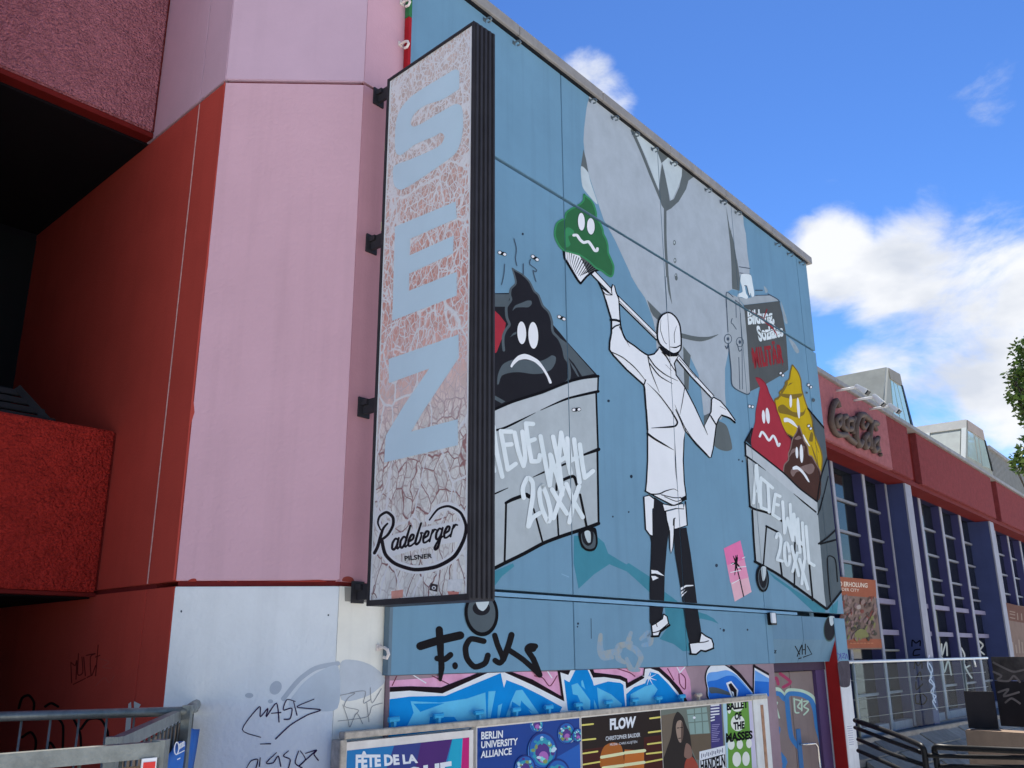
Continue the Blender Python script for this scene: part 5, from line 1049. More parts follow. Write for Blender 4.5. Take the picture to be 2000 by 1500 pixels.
def d_port(p, a, b, zt):
    p.fill(pp('port_grey', 96, 108, 106), rect(a, b, .1, zt), False)
    p.fill(pp('port_tan', 96, 90, 82), Z('L', (1250, 990), (1400, 960), (1390, 1200), (1300, 1500), (1250, 1500)), False)
    p.fill(pp('port_light', 120, 150, 152), Z('L', (1505, 930), (1700, 905), (1730, 1160), (1540, 1170)), False)
    for q in (((1580, 920), (1590, 1160)), ((1650, 910), (1665, 1160)), ((1505, 1060), (1730, 1040)), ((1505, 980), (1720, 960))): p.stroke(pp('port_bar', 90, 112, 112), Z('L', *q), 2)
    p.fill(WHT, ell(*Z('L', (1580, 1008))[0], 2.5, 2.5))
    p.fill(pp('port_brown', 88, 80, 70), Z('L', (1500, 1180), (1740, 1160), (1760, 1400), (1600, 1420)), False)
    p.fill(pp('port_hair', 34, 30, 32), Z('L', (1415, 950), (1470, 1000), (1500, 1080), (1540, 1180), (1560, 1350), (1600, 1500), (1270, 1500), (1300, 1350), (1350, 1200), (1375, 1030)))
    p.fill(pp('port_red', 140, 62, 50), Z('L', (1500, 1420), (1560, 1390), (1620, 1500), (1490, 1520)))
    p.fill(pp('port_skin', 140, 126, 118), Z('L', (1415, 1045), (1450, 1035), (1470, 1080), (1472, 1180), (1450, 1250), (1430, 1240), (1410, 1180), (1400, 1100))).fill(pp('port_shade', 84, 70, 66), Z('L', (1455, 1050), (1475, 1100), (1472, 1190), (1452, 1248), (1450, 1150)))
    for q in (((1412, 1110), (1432, 1108)), ((1446, 1105), (1466, 1104)), ((1428, 1210), (1448, 1208))): p.stroke(pp('port_hair', 34, 30, 32), Z('L', *q), 1.8)
    p.fill(pp('port_skin2', 118, 96, 90), Z('L', (1500, 1260), (1545, 1290), (1560, 1380), (1520, 1410), (1480, 1380)))
    VI = pp('port_violet', 52, 50, 116); p.fill(VI, Z('M', (435, 850), (540, 842), (575, 1500), (450, 1500)), False)
    for k in range(6): p.stroke(WHT, Z('M', (445, 893 + 29 * k), (520 - (45 if k > 3 else 0), 885 + 29 * k)), 2.6)
    for k in range(10): p.stroke(pp('port_type', 140, 140, 190), Z('M', (450, 1080 + 18 * k), (530 - 9 * (k % 4), 1073 + 18 * k)), 1.1)
    p.fill(WHT, Z('M', (330, 1340), (580, 1280), (590, 1500), (330, 1500)), False)
    p.lines(pm('port_mark', 60, 62, 96), 1.3, *[Z('M', (352 + 17 * k, 1362 - 4.6 * k + (k % 3) * 6), (353 + 17 * k, 1402 - 4.6 * k - (k % 2) * 10)) for k in range(13)]); p.stroke(BLK, Z('M', (360, 1428), (560, 1372)), 2)
    p.text(BLK, 'HANDELN', Z('M', (340, 1425), (580, 1365), (585, 1490), (342, 1540)), bold=.04)
def d_ball(p, a, b, zt):
    p.fill(pp('ball_green', 84, 140, 52), rect(a, b, .1, zt), False)
    p.fill(pp('ball_blue', 150, 190, 214), Z('M', (560, 860), (600, 855), (612, 1500), (570, 1500)), False).fill(pp('ball_lilac', 176, 180, 214), Z('M', (808, 830), (870, 815), (890, 1500), (845, 1500)), False)
    OV = pp('ball_oval', 206, 220, 214)
    for x, y, rx, ry in ((700, 890, 60, 60), (622, 930, 18, 40), (705, 1060, 68, 80), (640, 1270, 34, 52), (725, 1270, 30, 46), (815, 1260, 28, 46), (695, 1415, 42, 72), (785, 1410, 36, 70), (700, 1560, 40, 60)): p.fill(OV, ell(*Z('M', (x, y))[0], rx / 5, ry / 5))
    for t, q in (('BALLET', ((595, 858), (802, 838), (805, 912), (597, 940))), ('OF', ((672, 960), (742, 948), (745, 1025), (675, 1035))), ('THE', ((660, 1055), (770, 1040), (772, 1115), (665, 1130))), ('MASSES', ((588, 1160), (848, 1132), (852, 1215), (590, 1255)))): p.text(BLK, t, Z('M', *q), bold=.05)
PO = [('blue and purple festival poster reading Fête de la Musique', 667, 927, zp - .02, d_fete), ('blue bubble-patterned Berlin University Alliance poster', 929, 1134, zp - .002, d_bua), ('black and amber concert poster reading FLOW', 1134, 1291, zp - .002, d_flow), ('grey photo poster of a dark-haired woman with violet text strip', 1290, 1413, zp - .002, d_port), ('green and white poster reading Ballet of the Masses', 1412, 1471, zp - .002, d_ball)]
for k, (lb, a, b, zt, dr) in enumerate(PO): poster(lb, a, b, zt, dr, gap=.010 if k < 2 else .002, mg=.045 if k == 0 else .008)
t = thing('board_end', 'whitewashed board end with a brown worn strip beside the door', 'board', MU.p(4.2, 0, .05))
ua, ub = MU.hit(1473, 1400, BO)[0], u1b + .02
box('board', MU, ua, ub, .1, zp + .05, .0, BO, mat('whitewash', (200, 206, 214), rough=.8, var=.12, scale=6, streak=.3), t, bev=.004)
um = ua + (ub - ua) * .55; box('worn_strip', MU, um - .03, um + .03, .12, zp - .06, BO + .001, BO + .006, mat('bare_brown', (150, 122, 104), var=.3, scale=14), t)
t = thing('poster_frame_edge', 'pale metal end frame of the poster board at the pale wall', 'frame', MU.p(u0b, 0, .05))
box('upright', MU, u0b - .03, u0b + .02, .1, zp - .003, .0, BO + .015, FRM, t, bev=.004)

# pasted photo print, small box lamp, notices
t = thing('paper_print', 'torn pink paper print of a palm tree pasted on the blue wall', 'paper print', MU.p(3.9, 2.9, 0))
p = Paint(MU, .0012, mclip)
PA = [pm('print_pink', 206, 104, 160, rough=.35), pm('print_pink2', 212, 132, 172, rough=.35), pm('print_pink3', 220, 160, 182, rough=.35)]
p.fill(PA[2], Z('J', (168, 455), (330, 378), (440, 880), (275, 975)), False).fill(PA[1], Z('J', (168, 455), (330, 378), (410, 740), (232, 790)), False).fill(PA[0], Z('J', (168, 455), (330, 378), (372, 560), (200, 620)), False)
p.stroke(BLK, Z('J', (290, 620), (330, 780), (362, 925)), 2.2, smooth=False)
for a in ((260, 530), (285, 525), (305, 545), (330, 640), (275, 715), (250, 610), (340, 660), (240, 600), (300, 520)): p.stroke(BLK, Z('J', (290, 600), a), 4.2, taper=(1, .3))
for q in (((240, 612), (265, 600)), ((305, 640), (385, 632)), ((235, 690), (330, 670)), ((250, 800), (320, 760)), ((350, 550), (375, 540))): p.stroke(WHT, Z('J', *q), 1.4)
p.build('sheet', t)
t = thing('wall_box', 'small black and white lamp box at the panel joint above the door', 'lamp', MU.p(4.7, 2.5, 0))
ux, zx = MU.hit(1497, 1205); uy, zy = MU.hit(1500, 1217)
box('housing', MU, ux + .02, ux + .16, zy - .02, zx + .05, -.02, .05, BMET, t, bev=.004); box('cover', MU, ux - .01, ux + .09, zy - .0, zx + .045, .051, .075, mat('lamp_white', (190, 205, 225)), t, bev=.004)
t = thing('paper_notice', 'printed white notice taped to the white pillar', 'notice', MU.p(6.8, 1, 0))
p = Paint(Frame(MU.p(0, 0, -.004), 40.138), .0012)
p.fill(pm('notice_paper', 200, 210, 226), Z('Q', (258, 1080), (325, 1072), (350, 1305), (292, 1312)), False)
for k in range(9): p.stroke(pm('notice_ink', 110, 116, 160), Z('Q', (270 + 3 * k, 1095 + 22 * k), (322 + 2.4 * k, 1090 + 22 * k)), .9)
p.build('sheet', t)
p = Paint(Frame(MU.p(0, 0, -.004), 40.138), .0010)
p.fill(pm('shiny_patch', 70, 68, 82, var=.3, scale=8), Z('Q', (180, 490), (200, 460), (290, 455), (300, 690), (210, 705), (195, 620)))
p.build('worn_patch', MB)
p = Paint(MU, .001, None); 
for q in (Z('Q', (175, 380), (205, 400), (190, 440)), Z('Q', (210, 380), (215, 440)), Z('Q', (225, 385), (250, 380), (228, 420), (255, 425)), Z('Q', (258, 435), (265, 385), (280, 430))): p.stroke(pm('violet_ink', 70, 76, 150), q, 1.4)
p.build('graffiti_tag', MB, 'small violet tag at the foot of the blue corner strip')
# door graffiti
DF = Frame(MU.p(0, 0, oD), 40.138)
p = Paint(DF, .001); MINT = pm('mint_spray', 170, 200, 190); DB = pm('door_blue', 60, 120, 186); DP = pm('door_pink', 150, 62, 100)
for q, wd in ((Z('M', (1020, 740), (1100, 730), (1165, 790), (1200, 740), (1330, 750), (1430, 800), (1480, 900), (1500, 1050), (1490, 1150), (1560, 1300), (1585, 1500)), 7),): p.stroke(MINT, q, wd)
for q, wd in ((Z('M', (1020, 780), (1110, 775), (1165, 830), (1210, 775), (1330, 785), (1420, 840), (1460, 950), (1480, 1100), (1520, 1250), (1545, 1500)), 9), (Z('M', (1185, 830), (1200, 1000), (1230, 1200), (1300, 1300)), 9), (Z('M', (1090, 1120), (1070, 1300), (1150, 1420)), 13), (Z('M', (1170, 1440), (1150, 1500)), 8)): p.stroke(DB, q, wd)
for q in (Z('M', (1030, 660), (1080, 620), (1100, 680)), Z('M', (1120, 580), (1220, 660), (1150, 710))): p.stroke(DP, q, 6)
for q in (Z('M', (1255, 820), (1265, 950), (1300, 960)), Z('M', (1270, 830), (1320, 850), (1290, 900), (1330, 930)), Z('M', (1330, 830), (1330, 940)), Z('M', (1350, 850), (1395, 850), (1350, 900), (1395, 930), (1350, 980)), Z('M', (1040, 840), (1060, 940), (1090, 860)), Z('M', (1080, 900), (1110, 1010))): p.stroke(MINT, q, 3)
p.build('door_graffiti', MB, 'blue and mint sprayed letters on the grey door')

# ------------------------------------------------------------------ right hand hall
HALL = thing('sports_hall', 'long purple-red hall with blue piers, tall windows and glazed roof lights', 'building', RB.p(3, 0, -1))
FO = .40                                                 # fascia stands proud of the piers
z_ft = RB.hit(1773, 836, FO)[1]; z_fb = RB.hit(1786, 938, FO)[1]
z_base = RB.hit(1740, 1422)[1]
print('hall', z_ft, z_fb, z_base)
FASR = rough_cast('fascia_red', (112, 54, 60), scale=30, amt=.25); FASP = rough_cast('fascia_pink', (142, 92, 102), scale=30, amt=.25)
ufs = [RB.hit(1777, 880, FO)[0], RB.hit(1798, 900, FO)[0], RB.hit(1938, 960, FO)[0], RB.hit(1948, 960, FO)[0]]
up_ = RB.hit(1735, 850, FO)[0]
segs = [(-.6, ufs[0]), (ufs[1] - .1, ufs[2]), (ufs[3] - .02, ufs[3] + (ufs[2] - ufs[1])), (ufs[3] + 4.2, ufs[3] + 8)]
for i, (a, b) in enumerate(segs):
    if i == 0:
        box('fascia_panel', RB, a, up_, z_fb, z_ft, FO - .3, FO + .004, FASP, HALL, bev=.01, label='paler pink fascia panel behind the script sign')
        box('fascia_panel', RB, up_ + .002, b, z_fb, z_ft, FO - .3, FO, FASR, HALL, bev=.01)
    else: box('fascia_panel', RB, a, b, z_fb, z_ft, FO - .3, FO, FASR, HALL, bev=.01)
box('fascia_back', RB, -.6, 22, z_fb + .005, z_ft - .02, FO - .5, FO - .12, BAND_R, HALL)
box('fascia_drip', RB, -.6, 22, z_fb - .09, z_fb - .002, FO - .4, FO - .06, BAND_R, HALL)
for i in range(8): box('coping', RB, -.6 + i * 2.8, 2.195 + i * 2.8, z_ft + .002, z_ft + .085, FO - .5, FO + .05, COPE, HALL, bev=.006)
box('soffit', RB, -.6, 22, z_fb - .08, z_fb + .1, -1.5, FO - .41, mat('soffit_navy', (30, 30, 60)), HALL)
box('roof', RB, -.6, 22, z_ft - .25, z_ft - .12, -8, FO - .51, GREYCONC, HALL)
PIER = mat('pier_blue', (58, 70, 116), rough=.65, var=.1, scale=2, streak=.2); PIERF = mat('pier_front_pale', (132, 140, 162), rough=.6, var=.12, scale=3, streak=.3); FIN = mat('fin_violet_blue', (58, 62, 110), rough=.6, var=.08)
STEELF = mat('window_steel', (112, 120, 138), rough=.5, var=.1)
SILLM = mat('sill_violet_grey', (116, 118, 148), rough=.6, var=.1)
yq = 1100
fr_ = lambda px: RB.hit(px, yq)[0]
gO, _ = RB.side(1684, yq, fr_(1704)); gO = max(-.9, min(-.15, gO))
pO, _ = RB.side(1750, yq, fr_(1786))
print('glass offset', gO, pO)
fronts = []; piers = []
for a, b in ((1643, 1647), (1704, 1708), (1748, 1750), (1810, 1814), (1850, 1853.5), (1886, 1889.5)): fronts.append((fr_(a), fr_(b)))
PO_ = .30
for a, b in ((1786, 1795), (1944, 1950)): piers.append((RB.hit(a, yq, PO_)[0], RB.hit(b, yq, PO_)[0]))
period = piers[1][0] - piers[0][0]
fronts += [(f[0] + period, f[1] + period) for f in fronts[3:6]]; piers.append((piers[1][0] + period, piers[1][1] + period))
zl = RB.hit(1800, 1415)[1]
z_base = min(z_base, zl) ; z_t = z_fb - .07
for a, b in fronts:
    box('window_fin', RB, a, b, z_base, z_t, gO - .1, -.02, FIN, HALL); box('fin_front', RB, a + .001, b + .01, z_base, z_t - .01, -.019, .0, PIERF, HALL)
for a, b in piers:
    bm = bmesh.new(); P = []
    box('pier', RB, a, b + .08, z_base - .2, z_t, gO - .3, PO_ - .02, PIER, HALL, bev=.008); box('pier_front', RB, a + .002, b + .078, z_base + 1.1, z_t + .03, PO_ - .019, PO_ + .012, PIERF, HALL)
# glazing: panes between verticals, each opening has a mullion and transoms
vert = sorted(fronts + [(a - .0, b + .08) for a, b in piers])
ztr = [RB.hit(1715, y, gO)[1] for y in (1001, 1056, 1109, 1142)]
zsl = [RB.hit(1735, 1173, gO)[1], RB.hit(1740, 1232, gO)[1]]; zlow = RB.hit(1755, 1349, gO)[1]
levels = sorted(ztr + zsl + [zlow])
for (a0, b0), (a1, b1) in zip(vert, vert[1:]):
    ua, ub = b0 + .02, a1 - .005
    if ub - ua < .1: continue
    mu = ua + (ub - ua) * .22
    box('mullion', RB, mu - .02, mu + .02, z_base, z_t, gO - .03, gO + .03, STEELF, HALL)
    zz = [z_base + .12] + levels + [z_t]
    for z0, z1 in zip(zz, zz[1:]):
        box('window_pane', RB, ua, mu - .021, z0, z1 - .0, gO - .02, gO - .008, GLASSD, HALL); box('window_pane', RB, mu + .021, ub, z0, z1, gO - .02, gO - .008, GLASSD, HALL)
    for k, z in enumerate(levels):
        thick = .075 if any(abs(z - q) < .01 for q in zsl) else .03
        box('transom', RB, ua, ub, z - thick, z + .012, gO - .03, gO + .035 + (.06 if thick > .06 else 0), SILLM if thick > .06 else STEELF, HALL)
    box('sill', RB, ua, ub, z_base - .02, z_base + .12, gO - .05, gO + .14, PIERF, HALL)
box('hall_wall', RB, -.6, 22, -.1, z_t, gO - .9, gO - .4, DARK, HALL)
box('hall_base', RB, -.6, 22, -.1, z_base - .022, gO - .3, -.06, GREYCONC, HALL)
# graffiti on the piers
p = Paint(Tilt(RB.p(piers[0][0] - .001, 0, 0), RB.p(piers[0][0] - .001, 1, 0), RB.p(piers[0][0] - .001, 0, -1)), .002)
for q in (Z('Q', (905, 310), (910, 250), (945, 280), (985, 255), (985, 305)), Z('Q', (985, 340), (930, 350), (920, 400), (980, 395)), Z('Q', (930, 530), (935, 465), (965, 500), (1000, 465), (1005, 525)), Z('Q', (945, 630), (985, 560), (1000, 640)), Z('Q', (955, 605), (1000, 605)), Z('Q', (945, 660), (950, 735), (1010, 680)), Z('Q', (945, 870), (940, 790), (1000, 770), (1050, 820), (1020, 875), (950, 870)), Z('Q', (990, 780), (985, 870))): p.stroke(BLK, q, 2.6)
p.build('graffiti_tag', HALL, 'black letters running down the first blue pier')
p = Paint(Frame(RB.p(0, 0, PO_ + .013), 39.0), .001)
for q in (Z('Q', (1075, 400), (1060, 500), (1100, 600), (1075, 650), (1120, 700), (1090, 760), (1140, 800), (1110, 850), (1150, 930)), Z('Q', (1075, 480), (1105, 540), (1085, 620), (1125, 690), (1110, 780), (1135, 860))): p.stroke(pm('white_spray', 170, 180, 214), q, 2.4)
p.build('graffiti_tag', HALL, 'white scribble on the pale pier front')
GFm = Frame(RB.p(0, 0, gO - .008), 39.0)
p = Paint(GFm, .002)
for q in (Z('Q', (1195, 290), (1200, 400), (1240, 270), (1250, 400)), Z('Q', (1200, 420), (1220, 570), (1260, 450), (1290, 590)), Z('Q', (1390, 330), (1420, 400), (1410, 520), (1470, 500)), Z('Q', (1400, 450), (1450, 560), (1490, 620)), Z('Q', (1560, 260), (1600, 300), (1570, 350), (1610, 390))): p.stroke(pm('white_spray2', 165, 176, 182), q, 3)
p.build('graffiti_tag', HALL, 'white sprayed loops across the hall windows')

# roof lights
def rooflight(label, near_top, near_bot, pts_front, back, glassleft):
    t = thing('roof_light', label, 'roof light', RB.p(4, z_ft, -1), 'roof lights on the hall')
    o = -.45
    F = [RB.p(*RB.hit(*q, o), o) for q in pts_front]                # front outline, near-top first, clockwise
    B = [q - RB.n * back for q in F]
    ZM = mat('rooflight_grey', (140, 148, 146), rough=.5, var=.12, scale=3, streak=.2)
    bm = bmesh.new(); n_ = len(F)
    fv = [bm.verts.new(q) for q in F]; bv = [bm.verts.new(q) for q in B]
    bm.faces.new(fv); bm.faces.new(bv[::-1])
    for i in range(n_): bm.faces.new((fv[i], bv[i], bv[(i + 1) % n_], fv[(i + 1) % n_]))
    fixn(bm); obj('body', bm, ZM, t)
    return t, F
pts1 = [(1731, 717), (1757, 732), (1761, 754), (1786, 850), (1775, 850), (1722, 806)]
t1, F1 = rooflight('grey metal roof light with a slanting glazed front above the script sign', 0, 0, pts1, 3.4, False)
pts2 = [(1888, 820), (1918, 840), (1923, 861), (1941, 935), (1936, 935), (1886, 905)]
t2, F2 = rooflight('white-framed roof light with glazed sides further along the roof', 0, 0, pts2, 3.0, True)
SKYG = mat('rooflight_glass', (150, 190, 196), rough=.08, var=.05, spec=.6); WFR = mat('rooflight_white', (214, 216, 214), rough=.5, var=.05)  # pale glass colour carries the reflected sky
def quad3(name, q, m, par, th=.03):
    bm = bmesh.new(); nn = (q[1] - q[0]).cross(q[2] - q[0]).normalized()
    if nn.dot(C0 - q[0]) < 0: nn = -nn
    hexa(bm, [v for v in q] + [v + nn * th for v in q]); fixn(bm); return obj(name, bm, m, par)
RO = Frame(RB.p(0, 0, -.45), 39.0)
def rq(*pts): return [RO.hitp(*q) for q in Z('N', *pts)]
for q in (((695, 215), (715, 230), (780, 590), (725, 540)), ((722, 235), (752, 258), (840, 630), (790, 600)), ((760, 262), (798, 275), (888, 660), (850, 640))): quad3('window_pane', rq(*q), SKYG, t1, .012)
quad3('corner_trim', rq((648, 90), (668, 95), (640, 500), (622, 495)), mat('trim_pale', (170, 178, 178)), t1, .02)
quad3('top_band', rq((668, 92), (782, 155), (806, 270), (690, 200)), mat('rooflight_band', (128, 132, 134)), t1, .02)
quad3('edge_trim', rq((795, 262), (808, 268), (912, 668), (896, 664)), BMET, t1, .025)
for q in (((1450, 710), (1500, 740), (1545, 1010), (1450, 960)), ((1520, 765), (1545, 780), (1580, 1030), (1558, 1018)), ((1560, 790), (1608, 812), (1672, 1080), (1595, 1050))): quad3('window_pane', rq(*q), mat('rooflight_glass2', (168, 196, 206), rough=.08, spec=.6), t2, .012)  # pale pane colour again painted in for reflected sky
quad3('top_band', rq((1442, 602), (1592, 702), (1614, 802), (1448, 695)), mat('rooflight_band2', (150, 146, 146)), t2, .02)
quad3('edge_trim', rq((1608, 800), (1618, 806), (1694, 1105), (1682, 1098)), BMET, t2, .025)
# glazed near side of the second roof light: panes and white posts
n0 = F2[0]; n5 = F2[5]
def sd_(t, s): return n0.lerp(n5, s) - RB.n * t - RB.e * .012
for a, b in ((.15, .95), (1.05, 1.9), (2.0, 2.9)): quad3('window_pane', [sd_(a, .25), sd_(b, .25), sd_(b, 1), sd_(a, 1)], mat('rooflight_cream', (196, 206, 202), rough=.15, spec=.5), t2, .01)  # cream pane colour stands for the light on this side
for a in (.0, .97, 1.92): quad3('post', [sd_(a, .2), sd_(a + .12, .2), sd_(a + .12, 1), sd_(a, 1)], WFR, t2, .03)
quad3('top_band', [sd_(0, 0), sd_(3, 0), sd_(3, .2), sd_(0, .2)], mat('rooflight_silver', (184, 190, 190)), t2, .02)

# script sign: weathered dark letters as raised channels
SCR = thing('script_sign', 'weathered brown cursive drink-brand sign on the pink fascia', 'sign', RB.p(1, z_fb, FO))
SF2 = Frame(RB.p(0, 0, FO), 39.0)
SCM = mat('script_brown', (82, 74, 72), rough=.6, var=.2, scale=12)
def script(*sts, wd=7):
    for q, w_ in sts:
        pts = catmull(Z('N', *q), False, 5); bm = bmesh.new()
        tube(bm, [SF2.hitp(x, y, .05) for x, y in pts], w_ * .0064, 6); fixn(bm); obj('letter_stroke', bm, SCM, SCR, smooth=True)
script((((190, 480), (168, 415), (130, 490), (116, 620), (150, 715), (200, 748), (258, 745), (290, 780), (345, 825)), 8), (((205, 560), (165, 600), (175, 665), (205, 625), (195, 545)), 7), (((262, 565), (226, 585), (226, 665), (265, 700)), 8), (((318, 600), (275, 605), (272, 690), (312, 690)), 8), (((345, 580), (322, 650), (330, 735)), 7),
       (((500, 610), (440, 558), (390, 560), (358, 660), (360, 780), (388, 850), (412, 815)), 9), (((430, 575), (420, 650), (440, 680), (470, 640)), 6), (((470, 740), (438, 790), (450, 870), (478, 830), (465, 755)), 8), (((568, 640), (520, 630), (495, 740), (500, 880)), 8), (((480, 600), (530, 650), (560, 700)), 6), (((560, 790), (525, 830), (535, 905), (572, 870)), 8), (((575, 770), (565, 860), (585, 910)), 7), (((595, 930), (602, 950)), 6))
# arm lamps over the sign
for i, (a, b, c) in enumerate((((165, 318), (380, 278), (470, 335)), ((332, 412), (548, 374), (625, 450)), ((488, 498), (700, 462), (775, 520)))):
    A, B, Cc = [Z('N', q)[0] for q in (a, b, c)]
    t = thing('arm_floodlight', ['white floodlight on a long arm nearest the mural', 'white floodlight on the middle of three arms, drooping head', 'white floodlight on the arm farthest from the mural'][i], 'floodlight', RB.p(1 + i, z_ft, FO), 'floodlights over the script sign')
    ua, za = RB.hit(*A, FO); o2, z2 = RB.side(*B, ua); o3, z3 = RB.side(*Cc, ua)
    q0, q1, q2 = RB.p(ua, za, FO), RB.p(ua, z2, o2), RB.p(ua, z3, o3)
    WL = mat('lamp_enamel', (214, 220, 224), rough=.4, var=.06)
    tubeobj('arm', [q0, q0.lerp(q1, .5), q1], .02, WL, t)
    d = (q2 - q1).normalized(); bm = bmesh.new(); s_ = RB.e * .07; v_ = d.cross(RB.e).normalized() * .05
    a0, a1 = q1 - d * .05, q2
    hexa(bm, [a0 - s_ * .6 - v_ * .6, a0 + s_ * .6 - v_ * .6, a0 + s_ * .6 + v_ * .6, a0 - s_ * .6 + v_ * .6, a1 - s_ - v_, a1 + s_ - v_, a1 + s_ + v_, a1 - s_ + v_]); fixn(bm); bmesh.ops.bevel(bm, geom=bm.edges[:], offset=.015, segments=2, affect='EDGES'); obj('lamp_head', bm, WL, t)
    bm = bmesh.new(); hexa(bm, [a1 - s_ * .85 - v_ * .8, a1 + s_ * .85 - v_ * .8, a1 + s_ * .85 + v_ * .8, a1 - s_ * .85 + v_ * .8] + [v + d * .02 for v in (a1 - s_ * .85 - v_ * .8, a1 + s_ * .85 - v_ * .8, a1 + s_ * .85 + v_ * .8, a1 - s_ * .85 + v_ * .8)]); fixn(bm); obj('lamp_glass', bm, GLASSD, t)

# rust banners in front of the windows
def banner(label, q, cat='banner', rnds=1):
    t = thing('banner', label, cat, RB.p(0, 2, .1), 'rust brown banners on the hall')
    BFm = Frame(RB.p(0, 0, .06), 39.0)
    u0, z0 = BFm.hit(*q[0]); u1, z1 = BFm.hit(*q[1])
    box('sheet', BFm, u0, u1, z1, z0, -.03, 0, mat('banner_photo', (110, 96, 92), var=.2, scale=2), t)
    return t, BFm
RUST = pm('banner_rust', 138, 84, 66)
t, BFm = banner('rust brown banner with a faded photo beside the mural corner', ((1636, 1128), (1722, 1268)))
p = Paint(BFm, .001)
p.fill(RUST, Z('P', (185, 1130), (550, 1165), (560, 1340), (200, 1310)), False).fill(RUST, Z('Q', (270, 235), (605, 240), (615, 325), (275, 330)), False)
p.text(pm('banner_type', 210, 196, 190), 'UND ERHOLUNG', Z('P', (130, 1172), (472, 1195), (472, 1240), (130, 1220)), bold=.02).text(pm('banner_type', 210, 196, 190), 'IN DER CITY', Z('P', (170, 1235), (390, 1252), (390, 1282), (170, 1265)), bold=.0)
rnd = random.Random(3)
for k in range(170):
    x, y = 205 + rnd.random() * 350, 1330 + rnd.random() * 410
    ms = ([pm('ph1', 128, 112, 112), pm('ph2', 84, 72, 70), pm('ph3', 112, 66, 62), pm('ph6', 118, 102, 106)] if y < 1530 else [pm('ph2', 84, 72, 70), pm('ph4', 112, 116, 80), pm('ph5', 66, 66, 62), pm('ph6', 118, 102, 106)])
    p.fill(rnd.choice(ms), ell(*Z('P', (x, y))[0], 1.5 + rnd.random() * 2.6, 2 + rnd.random() * 4.5, rnd.random() * 30, 6), False)
p.fill(pm('ph4', 112, 116, 80), Z('Q', (350, 180), (400, 140), (460, 160), (480, 220), (360, 225))).fill(pm('ph8', 150, 144, 146), Z('P', (365, 1420), (400, 1405), (405, 1440), (375, 1450)))
p.lines(pm('banner_type2', 170, 120, 96), 1.6, *[Z('Q', (300 + 34 * k, 280), (322 + 34 * k, 281)) for k in range(7)])
p.build('print', t)
t, BFm = banner('dim rust brown banner at the right edge of the picture', ((1962, 1178), (2060, 1285)))
p = Paint(BFm, .001); p.fill(pm('banner_dark', 92, 66, 60), [(1960, 1176), (2062, 1200), (2062, 1228), (1962, 1210)], False); p.lines(pm('banner_dim', 124, 110, 104), 2.2, [(1966, 1194), (1967, 1207)], [(1973, 1194), (1982, 1196)], [(1973, 1199), (1982, 1201)], [(1973, 1206), (1982, 1208)], [(1987, 1198), (1988, 1210)], [(1995, 1199), (1996, 1211)])
for k in range(14): p.stroke(pm('ph7', 130, 120, 116), [(1972 + k * 6, 1250 + (k % 3) * 5), (1974 + k * 6, 1275)], 2.4)
p.build('print', t)

# ------------------------------------------------------------------ terrace, glass railing, steps, hand rails, boards
zt = z_base - .03
def gp(px, py, z):
    d = ray(px, py); q = C0 + d * ((z - C0.z) / d.z); return q
e0, e1 = gp(1686, 1450, zt), gp(1878, 1415, zt)
print('terrace', zt, e0, e1)
ed = (e1 - e0).normalized(); TR = Frame(e0, math.degrees(math.atan2(ed.x, ed.y)))
L0 = (e1 - e0).length
PAVE = mat('terrace_paving', (.30, .30, .30), rough=.85, var=.2, scale=6, bump=.4, bscale=40, raw=True)
o = box('terrace', TR, -.9, 24, 0, zt, -6, 0, PAVE); tag(o, kind='structure')
# stone slab embankment going down in front, slab by slab
EMB = thing('slab_bank', 'grey stone slab bank below the terrace railing', 'stone bank', TR.p(2, 0, .5))
STN = [mat('slab_a', (118, 122, 124), rough=.85, var=.2, scale=7, bump=.4, bscale=40), mat('slab_b', (132, 136, 138), rough=.85, var=.2, scale=7, bump=.4, bscale=40), mat('slab_c', (104, 108, 112), rough=.85, var=.2, scale=7, bump=.4, bscale=40)]
rnd = random.Random(5)
rows = 6; slope_o = 1.5
for r in range(rows):
    oa = slope_o * r / rows + .03; ob = slope_o * (r + 1) / rows + .01; za = zt - zt * r / rows; zb_ = zt - zt * (r + 1) / rows
    n_ = 16
    for c in range(n_):
        a = -.9 + c * .62 + (.3 if r % 2 else 0); b = a + .605; j = rnd.uniform(-.012, .012)
        bm = bmesh.new()
        hexa(bm, [TR.p(a, zb_ - .1 + j, ob), TR.p(b, zb_ - .1 + j, ob), TR.p(b, za - .1 + j, oa), TR.p(a, za - .1 + j, oa), TR.p(a, zb_ + j, ob), TR.p(b, zb_ + j, ob), TR.p(b, za - .015 + j, oa), TR.p(a, za - .015 + j, oa)]); fixn(bm)
        obj('stone_slab', bm, rnd.choice(STN), EMB)
box('kerb', TR, -.9, 9, zt - .12, zt + .05, -.12, .028, mat('kerb_stone', (128, 130, 132), rough=.8, var=.2, scale=8, bump=.4), EMB, bev=.01)
